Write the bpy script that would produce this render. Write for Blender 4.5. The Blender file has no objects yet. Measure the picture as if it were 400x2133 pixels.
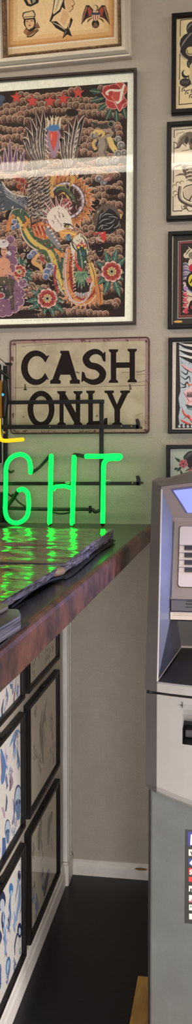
import bpy, math, random
from mathutils import Vector
S = bpy.context.scene
COL = S.collection

# ------------------------------------------------------------------ camera
F, CX, CY = 1740.0, 200.0, 1066.5
PSI, PIT = math.radians(9.1), math.radians(3.44)
EYE = Vector((0.0, -2.572, 1.32))
FW = Vector((-math.sin(PSI)*math.cos(PIT), math.cos(PSI)*math.cos(PIT), -math.sin(PIT)))
RT = Vector((math.cos(PSI), math.sin(PSI), 0.0))
UP = RT.cross(FW)
cam = bpy.data.cameras.new('camera')
cam.sensor_fit = 'VERTICAL'; cam.sensor_height = 36.0
cam.lens = 36.0*F/2133.0
cam.clip_start = 0.05
cam_o = bpy.data.objects.new('camera', cam); COL.objects.link(cam_o)
cam_o.location = EYE
cam_o.rotation_euler = (math.pi/2-PIT, 0, PSI)
S.camera = cam_o

# ------------------------------------------------------------------ world, lights, exposure
S.view_settings.view_transform = 'Standard'
S.view_settings.look = 'None'
S.view_settings.exposure = 0.0
S.view_settings.gamma = 1.0
S.view_settings.use_curve_mapping = False
S.cycles.use_denoising = True
S.cycles.use_adaptive_sampling = False
S.cycles.max_bounces = 8
W = bpy.data.worlds.new('shop_interior'); S.world = W; W.use_nodes = True
W.node_tree.nodes['Background'].inputs[0].default_value = (1.0, 0.96, 0.92, 1)
W.node_tree.nodes['Background'].inputs[1].default_value = 0.17

def area(name, loc, target, sx, sy, power, color, spread=180):
    l = bpy.data.lights.new(name, 'AREA'); l.shape = 'RECTANGLE'; l.size = sx; l.size_y = sy
    l.energy = power; l.color = color; l.spread = math.radians(spread)
    o = bpy.data.objects.new(name, l); COL.objects.link(o); o.location = loc
    o.rotation_euler = (Vector(target)-Vector(loc)).to_track_quat('-Z', 'Y').to_euler()
    return o
area('upper_fill_right', (1.6, -0.75, 2.72), (0.0, 0, 1.9), 1.1, 0.3, 11, (1.0, 0.90, 0.77))  # unseen fill light, added to brighten the upper wall from the right
area('upper_fill_left', (-1.7, -0.75, 2.72), (-0.3, 0, 1.9), 1.1, 0.3, 10, (1.0, 0.90, 0.77))  # matching fill added on the left, no fixture belongs to it
area('front_fill', (0.45, -5.6, 0.95), (-0.2, 0, 0.3), 1.2, 1.5, 28, (1.0, 0.96, 0.95), 90)  # added frontal fill for the lower wall and machine, not an actual window
area('right_fill', (1.9, -2.95, 0.75), (-0.5, -0.95, 0.2), 1.4, 1.0, 29, (1.0, 0.95, 0.94), 80)  # low fill added behind the camera to brighten counter front and skirting

# ------------------------------------------------------------------ rays through the camera to known planes of the room
def ray(x, y): return FW + RT*((x-CX)/F) - UP*((y-CY)/F)
def on_y(x, y, Y):
    r = ray(x, y); return EYE + r*((Y-EYE.y)/r.y)
def on_x(x, y, X):
    r = ray(x, y); return EYE + r*((X-EYE.x)/r.x)
def on_z(x, y, Z):
    r = ray(x, y); return EYE + r*((Z-EYE.z)/r.z)

# ------------------------------------------------------------------ materials
def lin(c):
    c = c/255.0
    return c/12.92 if c <= 0.04045 else ((c+0.055)/1.055)**2.4
def rgb(c, g=1.0): return tuple(min(0.92, lin(v)*g) for v in c)

def mat(name, color, rough=0.5, metal=0.0, bump=0.0, bscale=200.0, var=0.0, vscale=8.0, color2=None, coat=0.0, spec=0.5, stretch=None, thresh=None):
    m = bpy.data.materials.new(name); m.use_nodes = True
    nt = m.node_tree; b = nt.nodes['Principled BSDF']
    c = rgb(color)
    b.inputs['Base Color'].default_value = (*c, 1)
    b.inputs['Roughness'].default_value = rough
    b.inputs['Metallic'].default_value = metal
    b.inputs['Coat Weight'].default_value = coat
    b.inputs['Coat Roughness'].default_value = 0.08
    b.inputs['Specular IOR Level'].default_value = spec
    tc = nt.nodes.new('ShaderNodeTexCoord')
    src = tc.outputs['Object']
    if stretch:
        mp = nt.nodes.new('ShaderNodeMapping'); mp.inputs['Scale'].default_value = stretch
        nt.links.new(src, mp.inputs['Vector']); src = mp.outputs['Vector']
    if var or color2:
        n = nt.nodes.new('ShaderNodeTexNoise'); n.inputs['Scale'].default_value = vscale
        n.inputs['Detail'].default_value = 6; n.inputs['Roughness'].default_value = 0.65
        nt.links.new(src, n.inputs['Vector'])
        r = nt.nodes.new('ShaderNodeValToRGB')
        lo, hi = thresh or (0.3, 0.7)
        r.color_ramp.elements[0].position = lo; r.color_ramp.elements[1].position = hi
        c2 = rgb(color2) if color2 else tuple(v*(1-var) for v in c)
        r.color_ramp.elements[0].color = (*c, 1); r.color_ramp.elements[1].color = (*c2, 1)
        nt.links.new(n.outputs['Fac'], r.inputs['Fac'])
        nt.links.new(r.outputs['Color'], b.inputs['Base Color'])
    if bump:
        n2 = nt.nodes.new('ShaderNodeTexNoise'); n2.inputs['Scale'].default_value = bscale
        n2.inputs['Detail'].default_value = 3
        nt.links.new(src, n2.inputs['Vector'])
        bp = nt.nodes.new('ShaderNodeBump'); bp.inputs['Strength'].default_value = bump
        bp.inputs['Distance'].default_value = 0.004
        nt.links.new(n2.outputs['Fac'], bp.inputs['Height']); nt.links.new(bp.outputs['Normal'], b.inputs['Normal'])
    return m

def emis(name, color, strength, base=(200, 200, 200)):
    m = mat(name, base, 0.25)
    b = m.node_tree.nodes['Principled BSDF']
    b.inputs['Specular IOR Level'].default_value = 0.1; b.inputs['Roughness'].default_value = 0.6
    b.inputs['Emission Color'].default_value = (*color, 1)
    b.inputs['Emission Strength'].default_value = strength
    return m

def glass_mat():
    m = bpy.data.materials.new('picture_glass'); m.use_nodes = True
    nt = m.node_tree; nt.nodes.remove(nt.nodes['Principled BSDF'])
    out = nt.nodes['Material Output']
    tr = nt.nodes.new('ShaderNodeBsdfTransparent'); gl = nt.nodes.new('ShaderNodeBsdfGlossy')
    gl.inputs['Roughness'].default_value = 0.02
    fr = nt.nodes.new('ShaderNodeFresnel'); fr.inputs['IOR'].default_value = 1.5
    ge = nt.nodes.new('ShaderNodeNewGeometry')
    sub = nt.nodes.new('ShaderNodeMath'); sub.operation = 'SUBTRACT'; sub.inputs[0].default_value = 1.0
    mul = nt.nodes.new('ShaderNodeMath'); mul.operation = 'MULTIPLY'
    mx = nt.nodes.new('ShaderNodeMixShader')
    L = nt.links.new
    L(ge.outputs['Backfacing'], sub.inputs[1]); L(sub.outputs[0], mul.inputs[0]); L(fr.outputs[0], mul.inputs[1])
    L(mul.outputs[0], mx.inputs[0]); L(tr.outputs[0], mx.inputs[1]); L(gl.outputs[0], mx.inputs[2])
    L(mx.outputs[0], out.inputs['Surface'])
    return m

def print_mat():
    m = bpy.data.materials.new('printed_paper'); m.use_nodes = True
    nt = m.node_tree; b = nt.nodes['Principled BSDF']; b.inputs['Roughness'].default_value = 0.7
    b.inputs['Specular IOR Level'].default_value = 0.2
    at = nt.nodes.new('ShaderNodeAttribute'); at.attribute_name = 'ink'
    tc = nt.nodes.new('ShaderNodeTexCoord')
    n = nt.nodes.new('ShaderNodeTexNoise'); n.inputs['Scale'].default_value = 160; n.inputs['Detail'].default_value = 4
    mr = nt.nodes.new('ShaderNodeMapRange'); mr.inputs['To Min'].default_value = 0.8; mr.inputs['To Max'].default_value = 1.15
    mx = nt.nodes.new('ShaderNodeVectorMath'); mx.operation = 'SCALE'
    nt.links.new(tc.outputs['Object'], n.inputs['Vector']); nt.links.new(n.outputs['Fac'], mr.inputs['Value'])
    nt.links.new(at.outputs['Color'], mx.inputs[0]); nt.links.new(mr.outputs[0], mx.inputs['Scale'])
    nt.links.new(mx.outputs[0], b.inputs['Base Color'])
    return m

M = {}
M['wall'] = mat('painted_wall', (174, 163, 150), 0.75, bump=0.55, bscale=190, var=0.13, vscale=9)
M['wall2'] = mat('painted_counter_panel', (172, 162, 148), 0.5, bump=0.1, bscale=120, var=0.08, vscale=6)
M['trim'] = mat('painted_wood_trim', (232, 226, 219), 0.45, var=0.22, vscale=22, stretch=(1, 1, 0.3))
M['base'] = mat('painted_baseboard', (218, 211, 203), 0.4, color2=(180, 171, 160), vscale=14, thresh=(0.5, 0.8))
M['floor'] = mat('black_floor', (22, 22, 25), 0.34, bump=0.08, bscale=60, color2=(46, 46, 50), vscale=45, thresh=(0.62, 0.8), spec=0.3)
M['ceil'] = mat('ceiling_paint', (215, 210, 200), 0.8, bump=0.1)
M['black'] = mat('black_frame_wood', (20, 17, 17), 0.4, var=0.3, vscale=30, spec=0.25)
M['brownfr'] = mat('dark_brown_frame_wood', (62, 48, 42), 0.35, var=0.3, vscale=30)
M['silver'] = mat('silver_leaf_moulding', (214, 203, 186), 0.42, metal=0.35, var=0.12, vscale=20)
M['gilt'] = mat('antique_beaded_gilding', (150, 118, 82), 0.45, metal=0.2, bump=0.9, bscale=140, color2=(76, 56, 40), vscale=90)
M['glass'] = glass_mat()
M['print'] = print_mat()
M['counter'] = mat('dark_laminate', (30, 32, 27), 0.22, bump=0.05, bscale=25, var=0.2, vscale=14)
M['copper'] = mat('aged_copper_edge', (122, 78, 64), 0.48, metal=0.3, bump=0.3, bscale=55, color2=(62, 44, 44), vscale=13, thresh=(0.34, 0.58))
M['steel'] = mat('black_steel', (20, 18, 17), 0.42, var=0.2, vscale=40, spec=0.25)
M['rubber'] = mat('black_blockout', (20, 22, 20), 0.45, var=0.2)
M['green'] = emis('green_neon', (0.0008, 0.80, 0.032), 5.0, (20, 120, 60))
M['yellow'] = emis('yellow_neon', (1.0, 0.62, 0.012), 1.05, (160, 120, 30))
M['amber'] = mat('amber_glass', (150, 98, 22), 0.2, var=0.3)
M['pin'] = emis('blue_pilot', (0.06, 0.55, 0.75), 0.9, (40, 120, 160))
M['support'] = mat('glass_standoff', (150, 190, 150), 0.1)
M['brass'] = mat('brass_screw', (190, 160, 80), 0.3, metal=0.8, var=0.1)
M['tin'] = mat('worn_tin_sign', (171, 158, 132), 0.55, bump=0.06, bscale=60, color2=(140, 124, 98), vscale=16, thresh=(0.42, 0.75))
M['rust'] = mat('rusted_sign_edge', (66, 36, 33), 0.6, bump=0.2, bscale=120, color2=(96, 62, 52), vscale=55, thresh=(0.5, 0.65))
M['rimpale'] = mat('chipped_sign_rim', (150, 124, 114), 0.6, bump=0.2, bscale=120, color2=(78, 44, 40), vscale=60, thresh=(0.56, 0.62))
M['signink'] = mat('sign_lettering', (36, 28, 26), 0.8, var=0.25, vscale=60, spec=0.1)
M['signhalo'] = mat('sign_letter_border', (182, 168, 142), 0.55, var=0.2, vscale=60)
M['atm'] = mat('silver_atm_plastic', (166, 162, 158), 0.42, metal=0.15, bump=0.05, bscale=500, var=0.08, vscale=10)
M['atmgrey'] = mat('grey_atm_shell', (98, 93, 92), 0.42, metal=0.15, bump=0.05, bscale=500, var=0.06, vscale=10)
M['safe'] = mat('grey_painted_safe', (98, 100, 97), 0.4, metal=0.1, bump=0.06, bscale=260, color2=(90, 91, 88), vscale=14)
M['bezel'] = mat('taupe_bezel', (134, 120, 110), 0.45, bump=0.05, bscale=400, var=0.06)
M['keypad'] = mat('beige_key_panel', (186, 170, 155), 0.45, var=0.05)
M['panelgrey'] = mat('taupe_panel', (128, 114, 102), 0.45, var=0.06)
M['dark'] = mat('dark_plastic', (52, 46, 46), 0.4, var=0.15)
M['darkblue'] = mat('charcoal_plastic', (62, 57, 63), 0.4, var=0.1)
M['cheek'] = mat('satin_cheek_plastic', (104, 105, 114), 0.4, bump=0.05, bscale=400, var=0.06)
M['cheekdark'] = mat('dark_cheek_plastic', (46, 46, 54), 0.45, var=0.08)
M['void'] = mat('slot_interior', (14, 13, 13), 0.6, var=0.1)
M['lit'] = emis('backlit_blue_sign', (0.36, 0.41, 1.0), 1.0, (60, 60, 90))
M['lcd'] = emis('lit_display', (0.24, 0.38, 1.0), 3.0, (40, 40, 60))
M['led'] = emis('lamp_tube', (1.0, 0.88, 0.72), 14.0, (240, 240, 240))
M['white'] = mat('white_enamel', (225, 222, 215), 0.4, var=0.03)
M['plywood'] = mat('plywood_board', (208, 166, 86), 0.55, bump=0.1, bscale=40, color2=(160, 120, 58), vscale=10, stretch=(6, 1, 1))
M['cover'] = mat('black_portfolio_cover', (30, 31, 30), 0.5, bump=0.1, bscale=150, var=0.15)
M['tan'] = mat('spine_tape', (128, 108, 96), 0.6, var=0.3, vscale=40)

def sleeve_mat():
    m = mat('glossy_plastic_sleeves', (112, 98, 74), 0.09, color2=(62, 52, 40), vscale=9, stretch=(1.2, 2.4, 1), thresh=(0.3, 0.7))
    nt = m.node_tree; b = nt.nodes['Principled BSDF']
    b.inputs['Specular IOR Level'].default_value = 0.9
    tc = nt.nodes.new('ShaderNodeTexCoord'); mp = nt.nodes.new('ShaderNodeMapping'); mp.inputs['Scale'].default_value = (9, 34, 1)
    n = nt.nodes.new('ShaderNodeTexNoise'); n.inputs['Scale'].default_value = 1.0; n.inputs['Detail'].default_value = 3
    n.inputs['Distortion'].default_value = 0.8
    bp = nt.nodes.new('ShaderNodeBump'); bp.inputs['Strength'].default_value = 0.5; bp.inputs['Distance'].default_value = 0.006
    nt.links.new(tc.outputs['Object'], mp.inputs[0]); nt.links.new(mp.outputs[0], n.inputs['Vector'])
    nt.links.new(n.outputs['Fac'], bp.inputs['Height']); nt.links.new(bp.outputs['Normal'], b.inputs['Normal'])
    return m
M['sleeve'] = sleeve_mat()

def leaf_mat():
    m = bpy.data.materials.new('stacked_page_edges'); m.use_nodes = True
    nt = m.node_tree; b = nt.nodes['Principled BSDF']; b.inputs['Roughness'].default_value = 0.35
    tc = nt.nodes.new('ShaderNodeTexCoord'); mp = nt.nodes.new('ShaderNodeMapping'); mp.inputs['Scale'].default_value = (1, 5, 330)
    n = nt.nodes.new('ShaderNodeTexNoise'); n.inputs['Scale'].default_value = 1.0; n.inputs['Detail'].default_value = 4
    r = nt.nodes.new('ShaderNodeValToRGB')
    r.color_ramp.elements[0].position = 0.38; r.color_ramp.elements[1].position = 0.66
    r.color_ramp.elements[0].color = (*rgb((40, 37, 44)), 1); r.color_ramp.elements[1].color = (*rgb((122, 115, 136)), 1)
    nt.links.new(tc.outputs['Object'], mp.inputs[0]); nt.links.new(mp.outputs[0], n.inputs['Vector'])
    nt.links.new(n.outputs['Fac'], r.inputs[0]); nt.links.new(r.outputs[0], b.inputs['Base Color'])
    bp = nt.nodes.new('ShaderNodeBump'); bp.inputs['Strength'].default_value = 0.4; bp.inputs['Distance'].default_value = 0.003
    nt.links.new(n.outputs['Fac'], bp.inputs['Height']); nt.links.new(bp.outputs['Normal'], b.inputs['Normal'])
    return m
M['leaf'] = leaf_mat()

# ------------------------------------------------------------------ object helpers
def thing(name, label, cat, loc=(0, 0, 0), group=None):
    o = bpy.data.objects.new(name, None); COL.objects.link(o); o.location = loc; o.empty_display_size = 0.1
    o['label'] = label; o['category'] = cat
    if group: o['group'] = group
    return o

def world_loc(o):
    v = Vector((0, 0, 0))
    while o is not None:
        v = v + Vector(o.location); o = o.parent
    return v

class MB:
    def __init__(s): s.v = []; s.f = []; s.m = []
    def add(s, verts, faces, mi=0):
        b = len(s.v); s.v += [tuple(p) for p in verts]
        s.f += [tuple(i+b for i in f) for f in faces]; s.m += [mi]*len(faces)
    def box(s, a, b, mi=0):
        x0, y0, z0 = [min(a[i], b[i]) for i in range(3)]; x1, y1, z1 = [max(a[i], b[i]) for i in range(3)]
        s.add([(x0,y0,z0),(x1,y0,z0),(x1,y1,z0),(x0,y1,z0),(x0,y0,z1),(x1,y0,z1),(x1,y1,z1),(x0,y1,z1)],
              [(0,3,2,1),(4,5,6,7),(0,1,5,4),(1,2,6,5),(2,3,7,6),(3,0,4,7)], mi)
    def hexa(s, p, mi=0):   # eight corners: bottom ring then top ring, both counter-clockwise from above
        s.add(p, [(0,3,2,1),(4,5,6,7),(0,1,5,4),(1,2,6,5),(2,3,7,6),(3,0,4,7)], mi)
    def tube(s, pts, r, n=12, mi=0, cap=True):
        P = [Vector(p) for p in pts]
        rs = list(r) if isinstance(r, (list, tuple)) else [r]*len(P)
        if cap:   # rounded ends
            d0 = (P[0]-P[1]).normalized(); d1 = (P[-1]-P[-2]).normalized()
            r0, r1 = rs[0], rs[-1]
            P = [P[0]+d0*r0*k for k in (0.98, 0.7)] + P + [P[-1]+d1*r1*k for k in (0.7, 0.98)]
            rs = [r0*0.2, r0*0.71] + rs + [r1*0.71, r1*0.2]
        T = []
        for i in range(len(P)):
            a = P[max(0, i-1)]; b = P[min(len(P)-1, i+1)]
            T.append((b-a).normalized())
        up = Vector((0, 0, 1)) if abs(T[0].z) < 0.9 else Vector((0, 1, 0))
        N = (up - T[0]*up.dot(T[0])).normalized()
        rings = []
        for i in range(len(P)):
            N = (N - T[i]*N.dot(T[i])).normalized(); B = T[i].cross(N)
            rings.append([P[i] + (N*math.cos(2*math.pi*k/n) + B*math.sin(2*math.pi*k/n))*rs[i] for k in range(n)])
        vs = [p for g in rings for p in g]
        fs = [(i*n+k, i*n+(k+1) % n, (i+1)*n+(k+1) % n, (i+1)*n+k) for i in range(len(P)-1) for k in range(n)]
        fs += [tuple(range(n-1, -1, -1)), tuple((len(P)-1)*n+k for k in range(n))]
        s.add(vs, fs, mi)
    def prism(s, pts, fmap, c0, c1, mi=0):   # polygon pts (a,b) extruded from c0 to c1
        n = len(pts)
        s.add([fmap(a, b, c0) for a, b in pts]+[fmap(a, b, c1) for a, b in pts],
              [tuple(range(n-1, -1, -1)), tuple(range(n, 2*n))]+[(i, (i+1) % n, n+(i+1) % n, n+i) for i in range(n)], mi)
    def build(s, name, mats, parent=None, smooth=False, bevel=0.0, seg=2, loc=None):
        if not isinstance(mats, (list, tuple)): mats = [mats]
        o_w = world_loc(parent) if parent is not None else Vector(loc or (0, 0, 0))
        me = bpy.data.meshes.new(name)
        me.from_pydata([tuple(Vector(p)-o_w) for p in s.v], [], s.f)
        for m in mats: me.materials.append(m)
        for p, mi in zip(me.polygons, s.m): p.material_index = mi; p.use_smooth = smooth
        me.update()
        import bmesh
        bm = bmesh.new(); bm.from_mesh(me); bmesh.ops.recalc_face_normals(bm, faces=bm.faces); bm.to_mesh(me); bm.free()
        o = bpy.data.objects.new(name, me); COL.objects.link(o)
        if parent is not None: o.parent = parent
        else: o.location = o_w
        if bevel:
            md = o.modifiers.new('bevel', 'BEVEL'); md.width = bevel; md.segments = seg; md.limit_method = 'ANGLE'; md.angle_limit = math.radians(40)
        return o

def tag(o, label, cat, group=None):
    o['label'] = label; o['category'] = cat
    if group: o['group'] = group
    return o
def struct(o): o['kind'] = 'structure'; return o

# ------------------------------------------------------------------ the room
XP = -0.504            # counter front panel
XE = -0.23             # counter top's front edge
ZT, ZB = 1.127, 1.084
m = MB(); m.box((-3.0, 0, 0), (3.0, 0.12, 2.8)); struct(m.build('wall_back', M['wall']))
m = MB(); m.box((-3.0, -6.5, -0.05), (3.0, 0.12, 0)); struct(m.build('floor', M['floor']))
m = MB(); m.box((-3.0, -6.5, 2.8), (3.0, 0.12, 2.86)); struct(m.build('ceiling', M['ceil']))
def xw(a, b, c): return (a, -c, b)        # back wall: along, up, out
m = MB()
prof = [(0, 0.0), (0.015, 0.0), (0.015, 0.030), (0.010, 0.037), (0.010, 0.041), (0.004, 0.047), (0, 0.047)]
m.add([(x, -c, z) for x in (XP+0.018, 2.6) for c, z in prof], [(i, (i+1) % 7, 7+(i+1) % 7, 7+i) for i in range(7)]+[tuple(range(7)), tuple(range(13, 6, -1))])
bb = struct(m.build('baseboard_back', M['base']))
m = MB(); m.prism([(-0.286, .0335), (-0.27, .031), (-0.25, .0325), (-0.246, .0355), (-0.262, .037), (-0.28, .0365)], xw, 0.0098, 0.0156); 
ch = m.build('worn_patch', mat('bare_wood_chip', (132, 96, 58), 0.7, var=0.4, vscale=60), bb)

# ------------------------------------------------------------------ counter
m = MB(); m.box((XP-0.10, -2.25, 0), (XP, 0, ZB-0.001)); tag(m.build('bar_counter', M['wall2']), 'grey-beige panelled counter front hung with framed sheets', 'counter')
m = MB(); m.box((XP, -0.08, 0.072), (XP+0.0145, 0, ZB-0.001)); 
m.box((XP+0.0145, -0.066, 0.072), (XP+0.0165, -0.058, ZB-0.001)); m.box((XP+0.0145, -0.032, 0.072), (XP+0.0165, -0.022, ZB-0.001))
struct(m.build('trim_1', M['trim'], bevel=0.0015))
m = MB()
pr = [(0, 0.0), (0.011, 0.0), (0.011, 0.040), (0.008, 0.046), (0.008, 0.060), (0.003, 0.070), (0, 0.070)]
m.add([(XP+cx_, y, z) for y in (-2.25, -0.082) for cx_, z in pr], [(i, (i+1) % 7, 7+(i+1) % 7, 7+i) for i in range(7)]+[tuple(range(7)), tuple(range(13, 6, -1))])
struct(m.build('baseboard_left', M['base']))
m = MB(); m.box((XP, -0.092, 0.0), (XP+0.020, -0.016, 0.066)); m.box((XP+0.001, -0.089, 0.066), (XP+0.0175, -0.016, 0.0735))
struct(m.build('trim_2', M['base'], bevel=0.002))

ct = thing('countertop', 'dark laminate countertop with a worn copper-brown front edge', 'countertop', ((XE-0.9)/2, -1.1, ZB))
m = MB(); m.box((-0.98, -2.25, ZB), (XE-0.012, -0.0005, ZT)); m.build('top_slab', M['counter'], ct)
m = MB()
ep = [(0.012, ZB), (0.0, ZB), (0.0, ZT-0.007), (0.002, ZT-0.0025), (0.0065, ZT), (0.012, ZT+0.0002)]
n = len(ep); NS = 60
rng = random.Random(4)
vs = []
for i in range(NS+1):
    y = -2.25+2.2495*i/NS
    w = rng.uniform(-0.0006, 0.0006)
    vs += [(XE-a+ (w if 0 < k < 5 else 0), y, z+(w if 2 < k < 5 else 0)) for k, (a, z) in enumerate(ep)]
m.add(vs, [(i*n+k, i*n+k+1, (i+1)*n+k+1, (i+1)*n+k) for i in range(NS) for k in range(n-1)]+[tuple(range(n)), tuple(NS*n+k for k in range(n-1, -1, -1))])
m.build('copper_edge', M['copper'], ct)

# ------------------------------------------------------------------ framed pictures
class Art:
    """Flat printed artwork: coloured polygons laid one over the other on the sheet."""
    def __init__(s, proj, gain=1.3): s.P = proj; s.g = gain; s.items = []
    sat = 1.0
    def ink(s, col):
        m_ = sum(col)/3.0; return rgb(tuple(m_+(v-m_)*s.sat for v in col), s.g)
    def poly(s, pts, col): s.items.append(([s.P(*p) for p in pts], s.ink(col)))
    def ab(s, pts, col): s.items.append((list(pts), rgb(col, s.g)))
    def disc(s, x, y, r, col, ry=None, n=14, rot=0.0):
        ry = r if ry is None else ry; cr, sr = math.cos(rot), math.sin(rot)
        s.poly([(x+r*math.cos(t)*cr-ry*math.sin(t)*sr, y+r*math.cos(t)*sr+ry*math.sin(t)*cr) for t in [2*math.pi*k/n for k in range(n)]], col)
    def stroke(s, pts, w, col, smooth=True):
        if smooth and len(pts) > 2: pts = curve(pts)
        n = len(pts)
        if isinstance(w, (int, float)): ws = [w]*n
        else:
            ws = []
            for i in range(n):
                t = i/(n-1)*(len(w)-1); k = min(int(t), len(w)-2); ws.append(w[k]+(w[k+1]-w[k])*(t-k))
        L, R = [], []
        for i in range(n):
            a = pts[max(0, i-1)]; b = pts[min(n-1, i+1)]
            dx, dy = b[0]-a[0], b[1]-a[1]; d = math.hypot(dx, dy) or 1
            nx, ny = -dy/d*ws[i]/2, dx/d*ws[i]/2
            L.append((pts[i][0]+nx, pts[i][1]+ny)); R.append((pts[i][0]-nx, pts[i][1]-ny))
        for i in range(n-1):
            s.items.append(([s.P(*p) for p in (L[i], L[i+1], R[i+1], R[i])], s.ink(col)))
            s.items[-1] = (*s.items[-1], i > 0)
    def outline(s, pts, w, col): s.stroke(list(pts)+[pts[0]], w, col, smooth=False)
    def mirror(s, ac):     # the design repeats on the other half of the sheet
        out = []; run = []
        def flush():
            if run and min(p[0] for it in run for p in it[0]) < ac:
                out.extend(run); out.extend([([(2*ac-p[0], p[1]) for p in it[0]],)+tuple(it[1:]) for it in run])
        for it in s.items:
            if len(it) > 2 and it[2]: run.append(it)
            else: flush(); run = [it]
        flush(); s.items = out
    def star(s, x, y, r, col, k=5, q=0.42, rot=-math.pi/2, ry=1.0):
        s.poly([(x+(r if i % 2 == 0 else r*q)*math.cos(rot+math.pi*i/k), y+ry*(r if i % 2 == 0 else r*q)*math.sin(rot+math.pi*i/k)) for i in range(2*k)], col)
    def build(s, name, fmap, c0, parent, base):
        me = bpy.data.meshes.new(name); V, FA, CO = [], [], []
        ow = world_loc(parent)
        a0, b0, a1, b1, colr = base
        # the sheet of paper itself
        q = [(a0, b0), (a1, b0), (a1, b1), (a0, b1)]
        V += [fmap(a, b, c0-0.0015) for a, b in q]+[fmap(a, b, c0) for a, b in q]
        FA += [(3, 2, 1, 0), (4, 5, 6, 7), (0, 1, 5, 4), (1, 2, 6, 5), (2, 3, 7, 6), (3, 0, 4, 7)]; CO += [rgb(colr, s.g)]*6
        boxes = []; lv = 1
        groups = []
        for it in s.items:
            xs_ = [p[0] for p in it[0]]; ys_ = [p[1] for p in it[0]]
            bx = [min(xs_), max(xs_), min(ys_), max(ys_)]
            if len(it) > 2 and it[2]:
                g = groups[-1]; g[0] = min(g[0], bx[0]); g[1] = max(g[1], bx[1]); g[2] = min(g[2], bx[2]); g[3] = max(g[3], bx[3]); g[4].append(it)
            else: groups.append(bx+[[it]])
        todo = []
        for g in groups:      # each mark lies just over whatever it covers
            lv = 1+max([q[4] for q in boxes if q[0] < g[1] and q[1] > g[0] and q[2] < g[3] and q[3] > g[2]], default=0)
            boxes.append((g[0], g[1], g[2], g[3], lv)); todo += [(it, lv) for it in g[4]]
        top_lv = max([lv for _, lv in todo], default=1)
        for it, lv in todo:
            b = len(V); cc = c0+0.00003+lv*min(1.2e-5, 0.0022/max(1, top_lv))
            pts = [(min(max(p[0], a0), a1), min(max(p[1], b0), b1)) for p in it[0]]
            V += [fmap(p[0], p[1], cc) for p in pts]; FA.append(tuple(range(b, b+len(pts)))); CO.append(it[1])
        me.from_pydata([tuple(Vector(v)-ow) for v in V], [], FA)
        at = me.attributes.new('ink', 'FLOAT_COLOR', 'FACE')
        for i, cl in enumerate(CO): at.data[i].color = (*cl, 1)
        me.materials.append(M['print'])
        o = bpy.data.objects.new(name, me); COL.objects.link(o); o.parent = parent
        return o

def curve(pts, k=5):
    out = []; n = len(pts)
    for i in range(n-1):
        p0, p1, p2, p3 = pts[max(0, i-1)], pts[i], pts[i+1], pts[min(n-1, i+2)]
        for j in range(k):
            t = j/k
            out.append(tuple(0.5*(2*p1[q]+(p2[q]-p0[q])*t+(2*p0[q]-5*p1[q]+4*p2[q]-p3[q])*t*t+(3*p1[q]-p0[q]-3*p2[q]+p3[q])*t**3) for q in range(len(p1))))
    out.append(tuple(pts[-1])); return out

def ring(mb, fmap, a0, b0, a1, b1, prof, mi=0):
    """mitred picture-frame moulding; prof = closed list of (inset, height)"""
    n = len(prof); vs = []
    for (sa, sb) in ((0, 0), (1, 0), (1, 1), (0, 1)):
        for ins, h in prof:
            vs.append(fmap(a0+ins if not sa else a1-ins, b0+ins if not sb else b1-ins, h))
    fs = [(q*n+k, q*n+(k+1) % n, ((q+1) % 4)*n+(k+1) % n, ((q+1) % 4)*n+k) for q in range(4) for k in range(n)]
    mb.add(vs, fs, mi)

def px_wall(c):
    def f(x, y):
        p = on_y(x, y, -c); return (p.x, p.z)
    return f
def px_panel(c):
    def f(x, y):
        p = on_x(x, y, XP+c); return (p.y, p.z)
    return f
def xp(a, b, c): return (XP+c, a, b)

def box_profile(w, d): return [(0, 0), (0, d-0.002), (0.002, d), (w-0.002, d), (w, d-0.002), (w, 0)]
def pane(fmap, a0, b0, a1, b1, c, parent):
    g = MB(); g.prism([(a0, b0), (a1, b0), (a1, b1), (a0, b1)], fmap, c, c+0.002); return g.build('glass_pane', M['glass'], parent)

# ---- large poster
pb = px_wall(0.008)
X0, X1, Z0, Z1 = -0.86, -0.2865, 1.737, 2.493
t = thing('framed_poster', 'big colourful tattoo poster of an eagle fighting a dragon in thin dark frame', 'picture', ((X0+X1)/2, 0, Z0))
m = MB(); ring(m, xw, X0, Z0, X1, Z1, [(0, 0), (0, 0.02), (0.002, 0.022), (0.007, 0.022), (0.0095, 0.018), (0.0095, 0)]); m.build('frame', M['brownfr'], t)
A = Art(pb, 1.08); A.sat = 0.8
rng = random.Random(11)
LX = -75
A.poly([(LX, 196), (0, 191), (266, 171), (260, 660), (0, 665), (LX, 666)], (48, 33, 28))
# scalloped clouds in drifting rows
for row in range(39):
    y0 = 176+row*13.3
    x = LX+6+rng.uniform(0, 8); ph = rng.uniform(0, 6.28)
    while x < 262:
        yy = y0-0.07*x+7*math.sin(x*0.035+ph)+rng.uniform(-2.5, 2.5)
        xr = 264-(yy-171)*0.0122
        r = rng.uniform(6.0, 9.0)
        top = 191-0.075*x
        if top+r < yy < 662-r and x < xr-r-0.5:
            rd = rng.random()
            body = (134, 98, 76) if rd < .5 else ((110, 80, 64) if rd < .75 else (146, 88, 68))
            A.disc(x, yy, r, (184, 150, 122), n=12)
            A.disc(x+0.3, yy+1.2, r*0.9, body, n=12)
            A.disc(x+0.8, yy+3.2, r*0.66, (72, 48, 40), n=10)
            A.disc(x-0.6, yy+0.5, r*0.34, (158, 120, 94), n=8)
            A.disc(x+0.2, yy+0.9, r*0.2, (66, 46, 38), n=6)
        x += r*1.5
# deep gaps between cloud banks
for (x, y, rx, ry) in [(20, 320, 22, 9), (150, 235, 14, 8), (215, 205, 14, 9), (244, 300, 12, 8), (236, 400, 16, 7), (200, 430, 10, 16), (208, 520, 9, 16), (20, 450, 9, 12), (62, 545, 14, 20), (110, 590, 12, 14), (60, 650, 26, 5), (222, 640, 16, 6)]:
    A.disc(x, y, rx, (40, 28, 25), ry=ry)
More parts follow.
